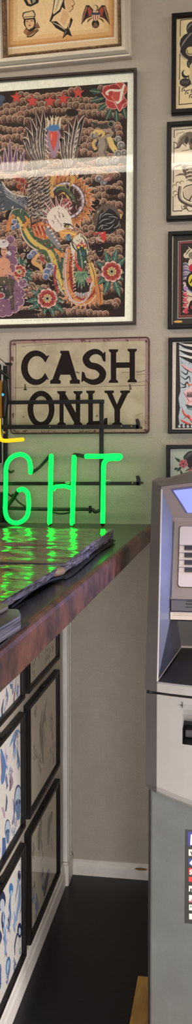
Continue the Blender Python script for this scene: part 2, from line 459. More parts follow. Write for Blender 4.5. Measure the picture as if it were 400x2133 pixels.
# stars
for (x, y) in [(34, 203), (67, 211), (104, 211), (132, 206), (163, 193)]:
    A.star(x, y, 15.5, (62, 30, 26)); A.star(x, y, 13.5, (206, 62, 52))
A.disc(3, 205, 7, (66, 84, 104)); A.disc(1, 216, 6, (58, 78, 98))
# rose in the top right corner
for (x, y, ang, l) in [(214, 205, 2.9, 26), (222, 217, 2.5, 24), (232, 226, 2.0, 26), (242, 232, 1.5, 24), (208, 192, 3.3, 22), (258, 228, 1.35, 20)]:
    ex, ey = x+l*math.cos(ang), y+l*math.sin(ang)
    A.stroke([(x-6*math.cos(ang), y-6*math.sin(ang)), ((x+ex)/2, (y+ey)/2), (ex, ey)], [2, 13, 0.5], (44, 84, 72))
    A.stroke([(x, y), (ex, ey)], [1.6, 0.6], (176, 160, 96))
for (x, y, r, cl) in [(228, 192, 14, (178, 48, 46)), (236, 212, 15, (190, 56, 52)), (252, 214, 13, (170, 44, 44)), (250, 186, 15, (196, 62, 56)), (238, 190, 14, (150, 36, 38)), (246, 200, 12, (204, 72, 62))]:
    if x+r > 264: r = 264-x
    A.disc(x, y, r+1.2, (222, 148, 130)); A.disc(x, y, r, cl)
A.poly([(226, 178), (210, 194), (226, 210), (236, 196)], (186, 52, 48)); A.poly([(240, 218), (249, 234), (260, 216)], (196, 60, 54))
A.stroke([(212, 193), (224, 208), (239, 214), (249, 232), (258, 218), (264, 214)], 1.6, (226, 170, 150))
A.stroke([(226, 198), (222, 194), (230, 188), (246, 189), (258, 186)], [4, 5, 4, 5, 3], (222, 210, 190))
A.stroke([(259, 176), (254, 192), (251, 208), (245, 215), (242, 211)], [4, 6, 5, 4, 3], (222, 210, 190))
# flaming heart
A.disc(112, 292, 17, (150, 118, 140), ry=26); A.disc(112, 318, 7, (150, 118, 140), ry=12)
for i, a in enumerate([-0.95, -0.66, -0.36, -0.08, 0.2, 0.48, 0.78]):
    A.stroke([(112+7*a*2, 268), (112+15*math.sin(a)+2*(-1)**i, 255), (112+22*math.sin(a), 244-4*math.cos(a*2))], [6, 4, 0.6], (214, 200, 160))
    A.stroke([(112+6*a*2, 271), (112+13*math.sin(a), 259)], [9, 2], (72, 124, 176))
A.disc(112, 267, 12, (62, 116, 172), ry=6)
A.poly([(112, 276), (118, 273), (121, 279), (118, 298), (112, 317), (106, 298), (103, 279), (106, 273)], (214, 70, 56))
A.stroke([(107, 279), (107, 292)], [3, 1], (240, 130, 104))
# wings raised
def feather(p, w, core=(124, 112, 104)):
    A.stroke(p, [w*0.7, w*1.15, w*1.15, 0.8], (196, 174, 156)); A.stroke([(a[0]+0.2, a[1]+1.6) for a in p], [w*0.5, w*0.86, w*0.8, 0.3], (46, 38, 38))
    A.stroke(p[:3], [w*0.3, w*0.42, 0.6], core)
A.poly([(46, 290), (56, 262), (72, 246), (92, 236), (96, 300), (90, 345), (60, 345)], (84, 54, 50))
for i, (tx, ty) in enumerate([(47, 288), (52, 264), (63, 244), (74, 233), (90, 229)]):
    feather([(84+2*i, 350-2*i), (64+6*i, 318-6*i), (54+9.2*i, 292-9*i), (tx, ty)], 10)
A.poly([(126, 285), (142, 256), (160, 240), (176, 240), (168, 300), (158, 345), (130, 345)], (88, 56, 50))
for i, (tx, ty) in enumerate([(126, 296), (133, 274), (142, 252), (160, 240), (176, 240)]):
    feather([(140+3*i, 352-2*i), (132+7*i, 318-5*i), (129+9.8*i, 290-8*i), (tx, ty)], 10)
for i in range(7):
    A.stroke([(92+i*0.8, 268+i*11), (98+i*0.8, 274+i*11)], 2, (210, 196, 180)); A.stroke([(166-i*2.2, 268+i*11), (161-i*2, 275+i*11)], 2, (210, 196, 180))
# left purple flames and bat-like wing
for (a, h, dx) in [(2, 50, -6), (12, 60, -2), (21, 78, 0), (31, 64, 4), (42, 56, 10), (-10, 44, -10), (-24, 60, -8), (-40, 40, -12)]:
    A.stroke([(a, 356), (a+dx*0.5, 356-h*0.5), (a+dx, 366-h)], [13, 8, 0.8], (176, 140, 150)); A.stroke([(a, 356), (a+dx*0.5, 358-h*0.5), (a+dx, 372-h)], [9, 4.5, 0.4], (92, 62, 88))
A.poly([(-40, 388), (4, 380), (18, 396), (42, 410), (60, 412), (52, 440), (30, 436), (8, 440), (-40, 446)], (74, 80, 90))
for k in range(5): A.stroke([(4+2*k, 384+6*k), (30+4*k, 404+6*k), (56+2*k, 416+5*k)], [2.2, 1.4, 0.6], (150, 150, 152))
A.stroke([(4, 378), (16, 396), (34, 406), (58, 410)], 2, (206, 190, 170))
for (x, y) in [(46, 376), (40, 388), (54, 384), (48, 396), (36, 372)]:
    A.disc(x, y, 6, (186, 96, 52)); A.disc(x+0.4, y+1, 4.4, (128, 46, 40))
# great dragon coil, orange frill and lavender belly
cx0, cy0 = 138, 418
for k in range(26):
    a = -2.5+k*0.185
    r0, r1 = 48, 66 if k % 2 else 60
    A.poly([(cx0+r0*math.cos(a-0.10), cy0+r0*math.sin(a-0.10)), (cx0+r1*math.cos(a+0.06), cy0+r1*math.sin(a+0.06)), (cx0+r0*math.cos(a+0.12), cy0+r0*math.sin(a+0.12))], (222, 168, 120))
    A.poly([(cx0+r0*math.cos(a-0.07), cy0+r0*math.sin(a-0.07)), (cx0+(r1-3)*math.cos(a+0.06), cy0+(r1-3)*math.sin(a+0.06)), (cx0+r0*math.cos(a+0.09), cy0+r0*math.sin(a+0.09))], (178, 66, 48) if k % 3 == 0 else (204, 122, 60))
arc = lambda r, a0, a1, n=16: [(cx0+r*math.cos(a0+(a1-a0)*i/n), cy0+r*math.sin(a0+(a1-a0)*i/n)) for i in range(n+1)]
A.stroke(arc(44, -2.6, 2.2), 12, (186, 112, 60)); A.stroke(arc(36, -2.6, 2.2), 7, (66, 46, 50)); A.stroke(arc(35.5, -2.6, 2.2), 5, (176, 158, 172))
for k in range(17):
    a = -2.5+k*0.28; A.disc(cx0+35.5*math.cos(a), cy0+35.5*math.sin(a), 2.3, (206, 192, 196), n=8)
A.disc(cx0, cy0, 31, (70, 44, 40)); A.stroke([(116, 400), (126, 392), (138, 396), (150, 408), (158, 424)], [3, 8, 7, 8, 3], (78, 98, 70)); A.stroke([(122, 408), (132, 402), (142, 412), (150, 424)], [1, 3, 4, 1], (206, 166, 74)); A.stroke([(112, 392), (122, 386), (136, 388)], [1, 4, 1], (206, 166, 74))
for k in range(6): A.disc(138+7*math.cos(k*1.05), 424+7*math.sin(k*1.05), 4.6, (206, 150, 140)); A.disc(138+7*math.cos(k*1.05), 424+7*math.sin(k*1.05), 3.4, (160, 58, 60))
A.disc(138, 424, 4, (120, 70, 60))
for k in range(22):
    a = -2.5+k*0.21; A.stroke([(cx0+39.5*math.cos(a), cy0+39.5*math.sin(a)), (cx0+49*math.cos(a+0.1), cy0+49*math.sin(a+0.1))], [2, 0.6], (92, 46, 36))
# yellow legs of the eagle
A.stroke([(112, 366), (106, 392), (112, 412)], [10, 9, 5], (204, 152, 72)); A.stroke([(150, 366), (152, 376), (146, 388)], [8, 8, 4], (204, 152, 72))
# breast feathers, rope-like
for j, x in enumerate([62, 75, 88, 99]):
    for k in range(11):
        y = 372+k*8+j*1.5
        A.stroke([(x-6, y+3), (x, y), (x+6, y-5)], [2, 7, 2], (66, 58, 56)); A.stroke([(x-5.5, y+1), (x, y-1.6), (x+5.5, y-6.5)], [0.8, 2.6, 0.8], (182, 166, 152))
for k in range(11): A.stroke([(48+k*5, 440+2*(k % 3)), (62+k*4.4, 446), (78+k*3, 438-k)], [2, 4, 0.8], (170, 156, 146) if k % 2 else (104, 96, 92))
# dragon trunk: green back, yellow belly
path = [(22, 478), (32, 446), (50, 452), (58, 486), (76, 506), (100, 512), (116, 524), (128, 560), (138, 598), (152, 616)]
A.stroke([(p[0]-1, p[1]+1) for p in path], [12, 20, 24, 24, 26, 30, 30, 30, 26, 16], (200, 178, 150)); A.stroke(path, [10, 17, 21, 21, 23, 27, 27, 27, 23, 14], (66, 92, 70))
A.stroke([(36, 452), (50, 474), (66, 500), (90, 518), (108, 530), (120, 566), (132, 604)], [4, 8, 9, 10, 9, 8, 6], (206, 170, 76))
for k in range(7): A.stroke([(46+k*9, 466+k*9), (56+k*9, 460+k*9)], [2, 3], (126, 52, 46))
A.poly([(66, 470), (84, 462), (108, 470), (110, 496), (92, 500), (72, 492)], (206, 112, 56)); 
for k in range(5): A.stroke([(72+k*8, 470), (76+k*8, 482), (80+k*8, 494)], [5, 4, 0.5], (150, 44, 42)); A.stroke([(74+k*8, 470), (78+k*8, 482)], [1.4, 0.4], (232, 196, 150))
A.stroke([(16, 482), (20, 462), (30, 448)], [8, 10, 9], (200, 118, 62))
A.stroke([(62, 456), (54, 468), (48, 480)], [3, 7, 3], (206, 128, 56)); A.stroke([(52, 450), (60, 462), (62, 476)], [3, 6, 2], (206, 128, 56))
for (x, y, r) in [(30, 462, 6), (36, 470, 6), (28, 474, 5), (70, 528, 8), (62, 534, 6), (104, 556, 9), (98, 566, 8), (96, 576, 7), (110, 568, 6)]:
    A.disc(x, y, r, (176, 172, 184)); A.disc(x+0.5, y+1, r*0.8, (92, 104, 138))
A.stroke([(82, 528), (70, 545), (84, 556), (88, 568)], [5, 10, 8, 4], (206, 150, 84)); A.stroke([(80, 522), (94, 526), (104, 548)], [6, 9, 5], (74, 96, 66))
A.stroke([(84, 536), (94, 548)], [6, 3], (176, 56, 50)); A.stroke([(116, 552), (114, 580), (120, 610)], [5, 6, 4], (160, 60, 56))
# eagle head
for (bx, by, tx, ty) in [(100, 448, 88, 436), (104, 440, 92, 420), (112, 432, 104, 412), (120, 428, 116, 408), (128, 428, 130, 410), (136, 432, 146, 418), (98, 458, 84, 452), (142, 440, 152, 430)]:
    A.stroke([(bx+4, by+8), (bx, by), (tx, ty)], [9, 7, 0.6], (206, 176, 164)); A.stroke([(bx+4, by+8), (bx, by+1), (tx+1, ty+4)], [5, 3.6, 0.3], (150, 74, 78))
A.poly([(97, 450), (108, 434), (124, 428), (138, 436), (148, 452), (153, 478), (140, 474), (128, 486), (116, 482), (102, 466)], (214, 198, 182))
for (x, y) in [(112, 448), (120, 440), (128, 444), (118, 456), (108, 458), (124, 464)]: A.stroke([(x, y), (x+4, y+5), (x+3, y+10)], [1, 2.4, 0.5], (146, 126, 118))
A.disc(139, 471, 6, (70, 60, 52), ry=4); A.disc(140, 472, 2.6, (206, 170, 80)); A.disc(140.4, 472, 1.1, (24, 20, 20)); A.stroke([(132, 466), (146, 468), (152, 474)], [2, 3, 1], (50, 42, 40))
A.poly([(122, 482), (136, 478), (152, 482), (160, 486), (161, 498), (154, 500), (148, 492), (138, 492), (134, 500), (126, 494)], (218, 150, 66)); A.stroke([(128, 486), (146, 486), (158, 490)], [1, 2, 1], (240, 200, 120))
A.disc(143, 495, 6, (92, 124, 150), ry=7)
A.poly([(96, 470), (112, 484), (128, 512), (122, 520), (104, 500), (94, 484)], (128, 122, 124))
for k in range(6): A.stroke([(98+k*4.5, 474+k*7), (104+k*4, 472+k*7)], [2, 3.4], (204, 196, 190))
A.stroke([(113, 518), (126, 530), (134, 536)], [5, 8, 3], (206, 124, 52)); A.stroke([(126, 530), (144, 526)], [5, 2], (206, 124, 52)); A.stroke([(124, 532), (126, 546)], [4, 2], (206, 124, 52)); A.stroke([(134, 530), (144, 536)], [4, 2], (206, 124, 52))
# lower loop of the dragon
lo = [(146, 520), (142, 560), (146, 600), (158, 622), (176, 626), (192, 610), (200, 580)]
for k in range(12):
    a = 0.25+k*0.2; A.star(172+40*math.cos(a), 590+42*math.sin(a), 14, (208, 132, 76), k=4, q=0.35, rot=a)
A.stroke(lo, [16, 22, 24, 22, 20, 20, 12], (214, 190, 164)); A.stroke(lo, [14, 20, 21, 19, 17, 17, 10], (204, 124, 58)); A.stroke([(p[0]+5, p[1]-3) for p in lo], [3, 6, 7, 6, 5, 5, 3], (150, 46, 44))
A.stroke([(p[0]-6, p[1]+4) for p in lo], 3.4, (184, 166, 180)); A.disc(170, 600, 17, (48, 36, 38), ry=20)
for k in range(9): A.stroke([(157+3.4*k, 612-abs(k-4)), (158+3.2*k, 622-1.4*abs(k-4))], [2.4, 1.2], (200, 190, 188))
for k in range(14): A.stroke([(146+k*0.6, 528+7*k), (154+k*0.4, 524+7*k)], [0.6, 2.2], (232, 190, 150))
# dragon head
A.poly([(146, 506), (156, 494), (168, 486), (180, 496), (186, 516), (180, 540), (170, 560), (158, 548), (150, 530)], (208, 196, 166))
for k in range(16): A.disc(150+(k*7) % 34, 498+(k*11) % 26, 1.2, (70, 60, 50), n=6)
A.stroke([(146, 494), (152, 512), (160, 524)], [1, 3, 2], (60, 52, 48)); A.stroke([(168, 488), (180, 504), (184, 524)], [1, 3, 2], (60, 52, 48))
A.poly([(160, 512), (176, 510), (182, 530), (180, 552), (172, 566), (164, 556), (160, 536)], (52, 78, 66))
for (x, y) in [(164, 512), (171, 508), (178, 513)]: A.star(x, y, 6, (200, 66, 70), k=5); A.disc(x, y+4, 2.6, (218, 176, 70))
A.disc(173, 529, 3, (70, 110, 160)); A.disc(173, 529, 1.3, (20, 20, 24)); A.disc(178, 546, 2.6, (206, 200, 180)); A.stroke([(166, 520), (170, 540), (172, 560)], [2, 4, 2], (120, 146, 120))
A.stroke([(157, 524), (160, 548), (166, 560), (172, 562)], [2, 5, 7, 5], (198, 62, 56)); A.stroke([(158, 526), (161, 548)], [0.6, 1.6], (232, 150, 130))
for k, (tx, ty) in enumerate([(152, 580), (157, 592), (163, 600), (170, 604), (176, 598), (182, 590), (186, 580)]):
    A.stroke([(160+k*3, 566), (tx+(170-tx)*0.3, (566+ty)/2), (tx, ty)], [6, 5, 0.5], (120, 160, 120)); A.stroke([(160+k*3, 568), (tx, ty-4)], [2.4, 0.4], (52, 92, 72))
A.poly([(184, 540), (194, 548), (204, 580), (196, 600), (188, 570)], (212, 168, 84)); A.stroke([(186, 544), (196, 570), (198, 596)], [1, 2, 1], (120, 70, 40))
A.poly([(200, 570), (212, 600), (216, 630), (206, 638), (198, 610)], (196, 122, 66)); A.stroke([(202, 578), (208, 604), (210, 632)], [1, 2, 1], (110, 50, 36))
A.disc(187, 584, 6, (196, 106, 96))
# panther
A.disc(222, 455, 27, (96, 82, 70), ry=31, rot=0.3)
A.poly([(197, 482), (202, 466), (206, 448), (214, 436), (218, 444), (228, 434), (238, 440), (248, 452), (250, 468), (240, 482), (226, 488), (212, 484)], (38, 35, 36))
A.stroke([(252, 446), (252, 456)], [5, 2], (196, 170, 96))
for (p, q, r_) in [((204, 478), (212, 470), (224, 470)), ((206, 466), (216, 458), (230, 456)), ((212, 452), (222, 446), (236, 448)), ((214, 478), (228, 476), (238, 466)), ((220, 466), (232, 464), (240, 456)), ((208, 458), (210, 448), (218, 442)), ((236, 476), (246, 470), (249, 460)), ((226, 452), (238, 452), (246, 456))]:
    A.stroke([p, q, r_], [0.6, 2.1, 0.5], (150, 148, 150))
A.stroke([(194, 484), (200, 488), (210, 484)], [3, 6, 3], (176, 58, 62)); A.poly([(210, 484), (220, 482), (222, 496), (216, 508), (211, 496)], (206, 52, 50)); A.stroke([(200, 494), (208, 500), (216, 504)], [2, 5, 2], (178, 158, 140))
# dark rose-wheels
def rosette(x, y, r, leaves):
    for a, l in leaves:
        ex, ey = x+l*math.cos(a), y+l*math.sin(a)
        mx, my = x+l*0.62*math.cos(a), y+l*0.62*math.sin(a)
        A.stroke([(x+r*0.7*math.cos(a), y+r*0.7*math.sin(a)), (mx, my), (ex, ey)], [5, 15, 0.6], (28, 40, 38))
        A.stroke([(x+r*0.7*math.cos(a), y+r*0.7*math.sin(a)), (mx, my), (ex, ey)], [4, 12.5, 0.4], (58, 106, 94))
        A.stroke([(x, y), (mx, my), (ex, ey)], [1.8, 1.6, 0.4], (160, 156, 116))
        for s_ in (-1, 1): A.stroke([(mx, my), (mx+6*math.cos(a+s_*0.9), my+6*math.sin(a+s_*0.9))], [1.2, 0.4], (26, 52, 48))
    A.disc(x, y, r+3, (60, 40, 36), n=20)
    for k in range(9):
        a = 2*math.pi*k/9; A.disc(x+r*0.78*math.cos(a), y+r*0.78*math.sin(a), r*0.36, (214, 172, 156), n=10)
    A.disc(x, y, r*0.96, (186, 96, 84), n=20)
    for k in range(9):
        a = 2*math.pi*k/9; A.disc(x+r*0.64*math.cos(a), y+r*0.64*math.sin(a), r*0.25, (160, 50, 46), n=9)
    A.star(x, y, r*0.52, (214, 188, 118), k=9, q=0.75); A.disc(x, y, r*0.36, (150, 122, 66)); A.disc(x, y, r*0.26, (176, 170, 140)); A.disc(x, y, r*0.15, (26, 24, 24))
rosette(233, 566, 20, [(-1.9, 46), (-1.35, 50), (-0.8, 42), (-2.6, 40), (1.25, 56), (1.9, 52), (2.4, 40), (0.6, 30), (0.1, 27)])
rosette(99, 622, 19, [(3.0, 46), (2.6, 44), (3.6, 38), (1.2, 40), (0.7, 46), (0.2, 34), (1.8, 34), (4.1, 30)])
rosette(41, 566, 13, [(-1.6, 34), (-1.1, 30), (-2.1, 28), (0.6, 32), (1.0, 36), (0.1, 28)])
# seated figure in a purple cloud at the left
for (x, y, r) in [(22, 500, 8), (26, 520, 9), (28, 545, 9), (22, 560, 10), (48, 590, 8), (42, 610, 10), (40, 628, 10), (30, 642, 9), (18, 650, 8), (6, 652, 8), (-6, 646, 10), (-12, 510, 16), (-20, 560, 22), (-24, 610, 24), (10, 600, 30)]:
    A.disc(x, y, r+1.4, (196, 160, 172))
for (x, y, r) in [(22, 500, 8), (26, 520, 9), (28, 545, 9), (22, 560, 10), (48, 590, 8), (42, 610, 10), (40, 628, 10), (30, 642, 9), (18, 650, 8), (6, 652, 8), (-6, 646, 10), (-12, 510, 16), (-20, 560, 22), (-24, 610, 24), (10, 600, 30), (10, 530, 22), (28, 610, 18), (16, 630, 18)]:
    A.disc(x, y, r, (124, 82, 108))
A.disc(7, 521, 11, (44, 34, 36), ry=14); A.disc(9, 524, 7, (204, 146, 112), ry=10); A.disc(6, 508, 13, (196, 188, 186), ry=9); A.disc(19, 528, 5, (186, 178, 178))
A.stroke([(9, 530), (9, 540)], [6, 8], (190, 124, 94))
A.poly([(-8, 542), (6, 536), (18, 540), (22, 552), (18, 572), (14, 582), (-10, 584)], (204, 138, 104))
A.stroke([(18, 544), (20, 562), (32, 578), (38, 584)], [7, 6, 5, 4], (200, 134, 102)); A.stroke([(8, 526), (11, 527)], 1.6, (180, 40, 40)); A.stroke([(4, 520), (14, 521)], 1.4, (40, 30, 30))
A.poly([(-14, 578), (16, 576), (32, 584), (30, 594), (10, 596), (-14, 592)], (86, 76, 62)); A.stroke([(22, 588), (24, 612), (28, 646)], [13, 9, 5], (74, 66, 56)); A.stroke([(20, 590), (23, 614), (27, 640)], [2, 1.4, 0.8], (120, 108, 88))
A.stroke([(-10, 600), (6, 606), (18, 620)], [26, 22, 14], (60, 58, 56)); A.disc(2, 616, 9, (178, 170, 160), ry=7); A.disc(2, 616, 7, (156, 54, 62), ry=5.4)
# pale figure with long yellow hair at the right
for (x, y, r) in [(246, 290, 7), (252, 302, 8), (258, 318, 7), (246, 320, 8), (240, 334, 8), (222, 338, 9), (208, 336, 8), (216, 380, 7), (206, 372, 8), (200, 300, 7), (196, 282, 8)]:
    A.disc(x, y, r, (176, 170, 160)); A.disc(x+0.6, y+1.6, r*0.82, (98, 94, 92)); A.disc(x+1, y+1, r*0.4, (150, 146, 140))
A.stroke([(190, 255), (206, 262), (222, 262), (236, 256)], [3, 8, 12, 8], (64, 56, 54)); A.disc(231, 258, 7, (120, 112, 106)); A.disc(231, 259, 4.6, (46, 40, 40)); A.stroke([(236, 266), (236, 286)], [8, 5], (76, 68, 64))
A.stroke([(225, 280), (232, 300), (238, 318)], [8, 12, 2], (218, 184, 98)); A.stroke([(228, 290), (240, 308), (244, 314)], [5, 6, 1], (218, 184, 98)); A.stroke([(200, 312), (194, 300), (200, 290)], [7, 6, 3], (206, 160, 80))
A.stroke([(212, 284), (216, 300), (212, 320), (222, 336)], [18, 17, 15, 22], (150, 132, 114)); A.stroke([(219, 288), (222, 302), (218, 318), (229, 334)], [4, 3, 3, 4], (100, 86, 76))
A.stroke([(216, 286), (230, 282), (234, 276), (216, 273)], [6, 5, 5, 4], (154, 136, 118)); A.stroke([(206, 292), (200, 306), (206, 286)], [5, 4, 3], (154, 136, 118))
A.disc(203, 276, 9, (220, 190, 104), ry=6.5); A.disc(201, 281, 4.6, (160, 136, 114), ry=6); A.stroke([(206, 272), (216, 278), (212, 286)], [5, 6, 3], (214, 178, 92))
A.stroke([(212, 374), (226, 372), (236, 364)], [3, 12, 2], (150, 92, 84)); A.stroke([(216, 376), (228, 370)], [2, 3], (196, 160, 140))
# fine pen work over the figures
pen = random.Random(5)
for k in range(900):
    x, y = pen.uniform(-60, 214), pen.uniform(378, 648)
    if 96 < x < 156 and 430 < y < 482 and pen.random() < 0.75: continue
    a = pen.choice([0.6, 2.2, 1.3, 2.9])+pen.uniform(-0.35, 0.35); l = pen.uniform(3.5, 8); b_ = pen.uniform(-2, 2)
    q = [(x-l/2*math.cos(a), y-l/2*math.sin(a)), (x-b_*math.sin(a), y+b_*math.cos(a)), (x+l/2*math.cos(a), y+l/2*math.sin(a))]
    A.stroke(q, [0.4, pen.uniform(0.9, 1.9), 0.3], pen.choice([(38, 28, 27), (38, 28, 27), (58, 40, 36), (214, 188, 160), (190, 160, 136)]))
for k in range(260):
    x, y = pen.uniform(40, 180), pen.uniform(250, 440)
    q = [(x, y), (x+pen.uniform(-3, 3), y+5), (x+pen.uniform(-4, 4), y+pen.uniform(8, 13))]
    if abs(x-112) > 22: A.stroke(q, [0.4, 1.2, 0.3], pen.choice([(36, 30, 30), (36, 30, 30), (204, 186, 166)]))
# margins of the paper, printed line of small marks
m_w = (252, 238, 216)
A.poly([(LX-40, 150), (330, 130), (330, 166), (266, 171), (0, 191), (LX-40, 197)], m_w)
A.poly([(266, 168), (330, 160), (330, 700), (259.5, 700), (260, 660)], m_w)
A.poly([(LX-40, 665.5), (0, 665), (260, 660), (330, 659), (330, 720), (LX-40, 720)], m_w)
for k in range(40):
    if k % 6 != 5: A.stroke([(52+k*3.1, 667.6-k*0.06), (53.8+k*3.1, 667.4-k*0.06)], 1.3, (150, 132, 116))
A.build('print', xw, 0.008, t, (X0+0.004, Z0+0.004, X1-0.004, Z1-0.004, (252, 238, 216)))
pane(xw, X0+0.005, Z0+0.005, X1-0.005, Z1-0.005, 0.0155, t)

# ---- silver framed flash sheet at the top
tl = 0.021            # hangs a little crooked
P0 = on_y(273, 113.7, -0.03)
def xs(a, b, c_):     # local frame coords measured from its bottom right corner
    return (P0.x + a*math.cos(tl) - b*math.sin(tl), -c_, P0.z + a*math.sin(tl) + b*math.cos(tl))
SW, SH = 0.42, 0.258
t = thing('silver_framed_flash_sheet', 'aged tan sheet of sailor tattoo designs in wide silver moulded frame', 'picture', (P0.x-SW/2, 0, P0.z))
m = MB()
ring(m, xs, -SW, 0, 0, SH, [(0, 0), (0, 0.014), (0.003, 0.019), (0.007, 0.020), (0.009, 0.024), (0.016, 0.031), (0.024, 0.032), (0.026, 0.028), (0.028, 0.028), (0.029, 0.02), (0.029, 0)])
m.build('frame', M['silver'], t)
m = MB()
ring(m, xs, -SW+0.029, 0.029, -0.029, SH-0.029, [(0, 0.004), (0, 0.026), (0.003, 0.029), (0.009, 0.026), (0.011, 0.018), (0.011, 0.004)])
for k in range(36):      # beading along the lip
    a = -SW+0.036+k*0.0098
    if a < -0.036: m.tube([xs(a, 0.0335, 0.0285), xs(a+0.006, 0.0335, 0.0285)], 0.0028, n=6)
for k in range(46):
    b = 0.038+k*0.0098
    m.tube([xs(-0.0335, b, 0.0285), xs(-0.0335, b+0.006, 0.0285)], 0.0028, n=6); m.tube([xs(-SW+0.0335, b, 0.0285), xs(-SW+0.0335, b+0.006, 0.0285)], 0.0028, n=6)
m.build('beaded_lip', M['gilt'], t)
def pf(x, y):
    p = on_y(x, y, -0.011); dx, dz = p.x-P0.x, p.z-P0.z
    return (dx*math.cos(tl)+dz*math.sin(tl), -dx*math.sin(tl)+dz*math.cos(tl))
A = Art(pf, 1.28)
A.poly([(16, -60), (243, -75), (241, 80), (16, 103)], (214, 202, 180))
A.poly([(17, -60), (238, -75), (238, 77), (17, 99)], (182, 132, 78)); A.poly([(21, -60), (232, -75), (232, 73), (21, 94)], (200, 156, 102)); A.poly([(27, -60), (226, -75), (226, 66), (27, 86)], (212, 178, 128)); A.poly([(36, -60), (218, -75), (216, 58), (36, 77)], (220, 190, 144))
ink = (40, 32, 28)
# banner end at top
A.poly([(44, -14), (84, -16), (80, 6), (64, 14), (56, 12), (50, 2)], ink); A.poly([(54, -4), (60, 8), (66, 9), (60, -8)], (202, 176, 132)); A.poly([(66, -8), (68, 8), (74, 4), (76, -10)], (150, 140, 120))
# small sailor girl head
A.disc(62, 46, 13, ink, ry=15); A.disc(62, 48, 9.5, (206, 170, 126), ry=13); A.poly([(46, 34), (48, 26), (70, 21), (74, 30), (72, 40), (50, 42)], ink); A.poly([(48, 35), (50, 28), (68, 23), (72, 30), (70, 37), (51, 39)], (212, 186, 142))
A.stroke([(49, 36), (60, 35), (71, 34)], 1.4, ink); A.stroke([(54, 45), (59, 44)], 1.5, ink); A.stroke([(64, 44), (69, 43)], 1.5, ink); A.disc(62, 53, 2.4, (134, 60, 44), ry=1.4)
A.stroke([(62, 46), (63, 50)], 0.8, (120, 84, 60)); A.stroke([(53, 60), (60, 65), (72, 58), (79, 50)], [5, 7, 6, 3], ink); A.stroke([(52, 66), (64, 70), (80, 62)], [9, 9, 5], (112, 76, 52)); A.disc(54, 66, 5, (150, 108, 72)); A.stroke([(56, 76), (66, 74), (76, 66)], [4, 5, 2], ink); A.stroke([(58, 75), (66, 72.5), (74, 66)], [1.4, 2, 1], (196, 160, 116))
A.poly([(72, 54), (78, 46), (84, 58), (76, 60)], (120, 88, 64))
# large woman in a sailor hat, profile
A.disc(138, -6, 15, ink, ry=26); A.poly([(138, -30), (154, -20), (155, -4), (151, 0), (156, 8), (151, 12), (152, 18), (144, 25), (136, 20), (132, -6)], (212, 176, 132))
A.stroke([(148, -2), (153, -2)], 1.6, ink); A.disc(151, 13, 2.4, (140, 66, 50), ry=1.5); A.stroke([(152, 0), (156, 8), (152, 12), (152, 18), (144, 26)], 1.1, ink)
A.poly([(128, -40), (136, -20), (134, 2), (126, 24), (112, 34), (106, 46), (103, 44), (108, 30), (112, 6), (114, -30)], ink); A.poly([(126, -40), (133, -18), (131, 2), (124, 20), (112, 30), (110, 26), (114, 6), (117, -30)], (216, 198, 158)); A.stroke([(122, -24), (122, 2), (114, 26)], [3, 3, 1], (166, 142, 106))
A.poly([(132, 20), (142, 26), (144, 34), (134, 54), (124, 44)], (208, 170, 126)); A.disc(134, -14, 7, (122, 62, 46), ry=5)
A.poly([(106, 45), (118, 44), (132, 58), (140, 62), (134, 68), (116, 58)], ink); A.poly([(138, 62), (148, 36), (152, 42), (146, 58)], ink); A.stroke([(110, 47), (124, 54), (136, 63)], [1, 2, 1], (206, 186, 148)); A.stroke([(146, 44), (142, 58)], [1, 1.6], (206, 186, 148)); A.poly([(136, 60), (144, 60), (150, 76), (140, 72), (130, 81)], ink); A.stroke([(138, 64), (134, 75)], [1.4, 0.6], (170, 146, 112))
# spread eagle with shield
for s_ in (-1, 1):
    A.poly([(199+s_*5, 20), (199+s_*13, 11), (199+s_*20, 11), (199+s_*26, 28), (199+s_*30, 52), (199+s_*20, 40), (199+s_*12, 36), (199+s_*6, 34)], ink)
    A.poly([(199+s_*7, 22), (199+s_*13, 14), (199+s_*17, 18), (199+s_*14, 34), (199+s_*8, 32)], (150, 70, 56)); A.stroke([(199+s_*18, 14), (199+s_*23, 30), (199+s_*28, 48)], [3, 3, 1], (150, 108, 84)); A.stroke([(199+s_*14, 34), (199+s_*20, 38)], [2, 1], (120, 58, 46))
    A.stroke([(199+s_*8, 38), (199+s_*14, 42), (199+s_*17, 47)], [2, 4, 1], (110, 78, 50))
A.disc(199, 17, 6, ink, ry=7); A.disc(198, 17, 4.6, (210, 186, 150), ry=6); A.poly([(201, 16), (207, 19), (201, 20)], (176, 130, 60)); A.disc(199, 50, 8, ink, ry=9)
for k in range(5): A.stroke([(199, 46), (193+3*k, 57)], [1, 2], (120, 90, 66))
A.poly([(190, 26), (209, 26), (208, 38), (199, 45), (191, 38)], (60, 62, 80)); A.poly([(191, 31), (208, 31), (207, 38), (199, 44), (192, 38)], (214, 190, 156))
for k in range(3): A.stroke([(194+5*k, 31), (195+4.2*k, 42-abs(k-1)*2)], 2, (158, 62, 52))
A.build('print', xs, 0.011, t, (-SW+0.03, 0.03, -0.03, SH-0.03, (206, 180, 140)))
pane(xs, -SW+0.032, 0.032, -0.032, SH-0.032, 0.0165, t)

# ---- column of black frames at the right
GR = 'black-framed tattoo pictures in the column at the right'
def wall_frame(name, label, px_l, px_t, px_b, mw, depth=0.02, width=0.2, h=None):
    p1 = on_y(px_l, px_t, -depth); 
    z1 = p1.z; z0 = on_y(px_l, px_b, -depth).z if px_b else z1-h
    x0 = p1.x-0.001; x1 = x0+width
    tt = thing(name, label, 'picture', ((x0+x1)/2, 0, z0), GR)
    mm = MB(); ring(mm, xw, x0, z0, x1, z1, box_profile(mw, depth)); mm.build('frame', M['black'], tt)
    pane(xw, x0+mw*0.6, z0+mw*0.6, x1-mw*0.6, z1-mw*0.6, 0.0125, tt)
    return tt, (x0+0.003, z0+0.003, x1-0.003, z1-0.003)
pw = px_wall(0.009)
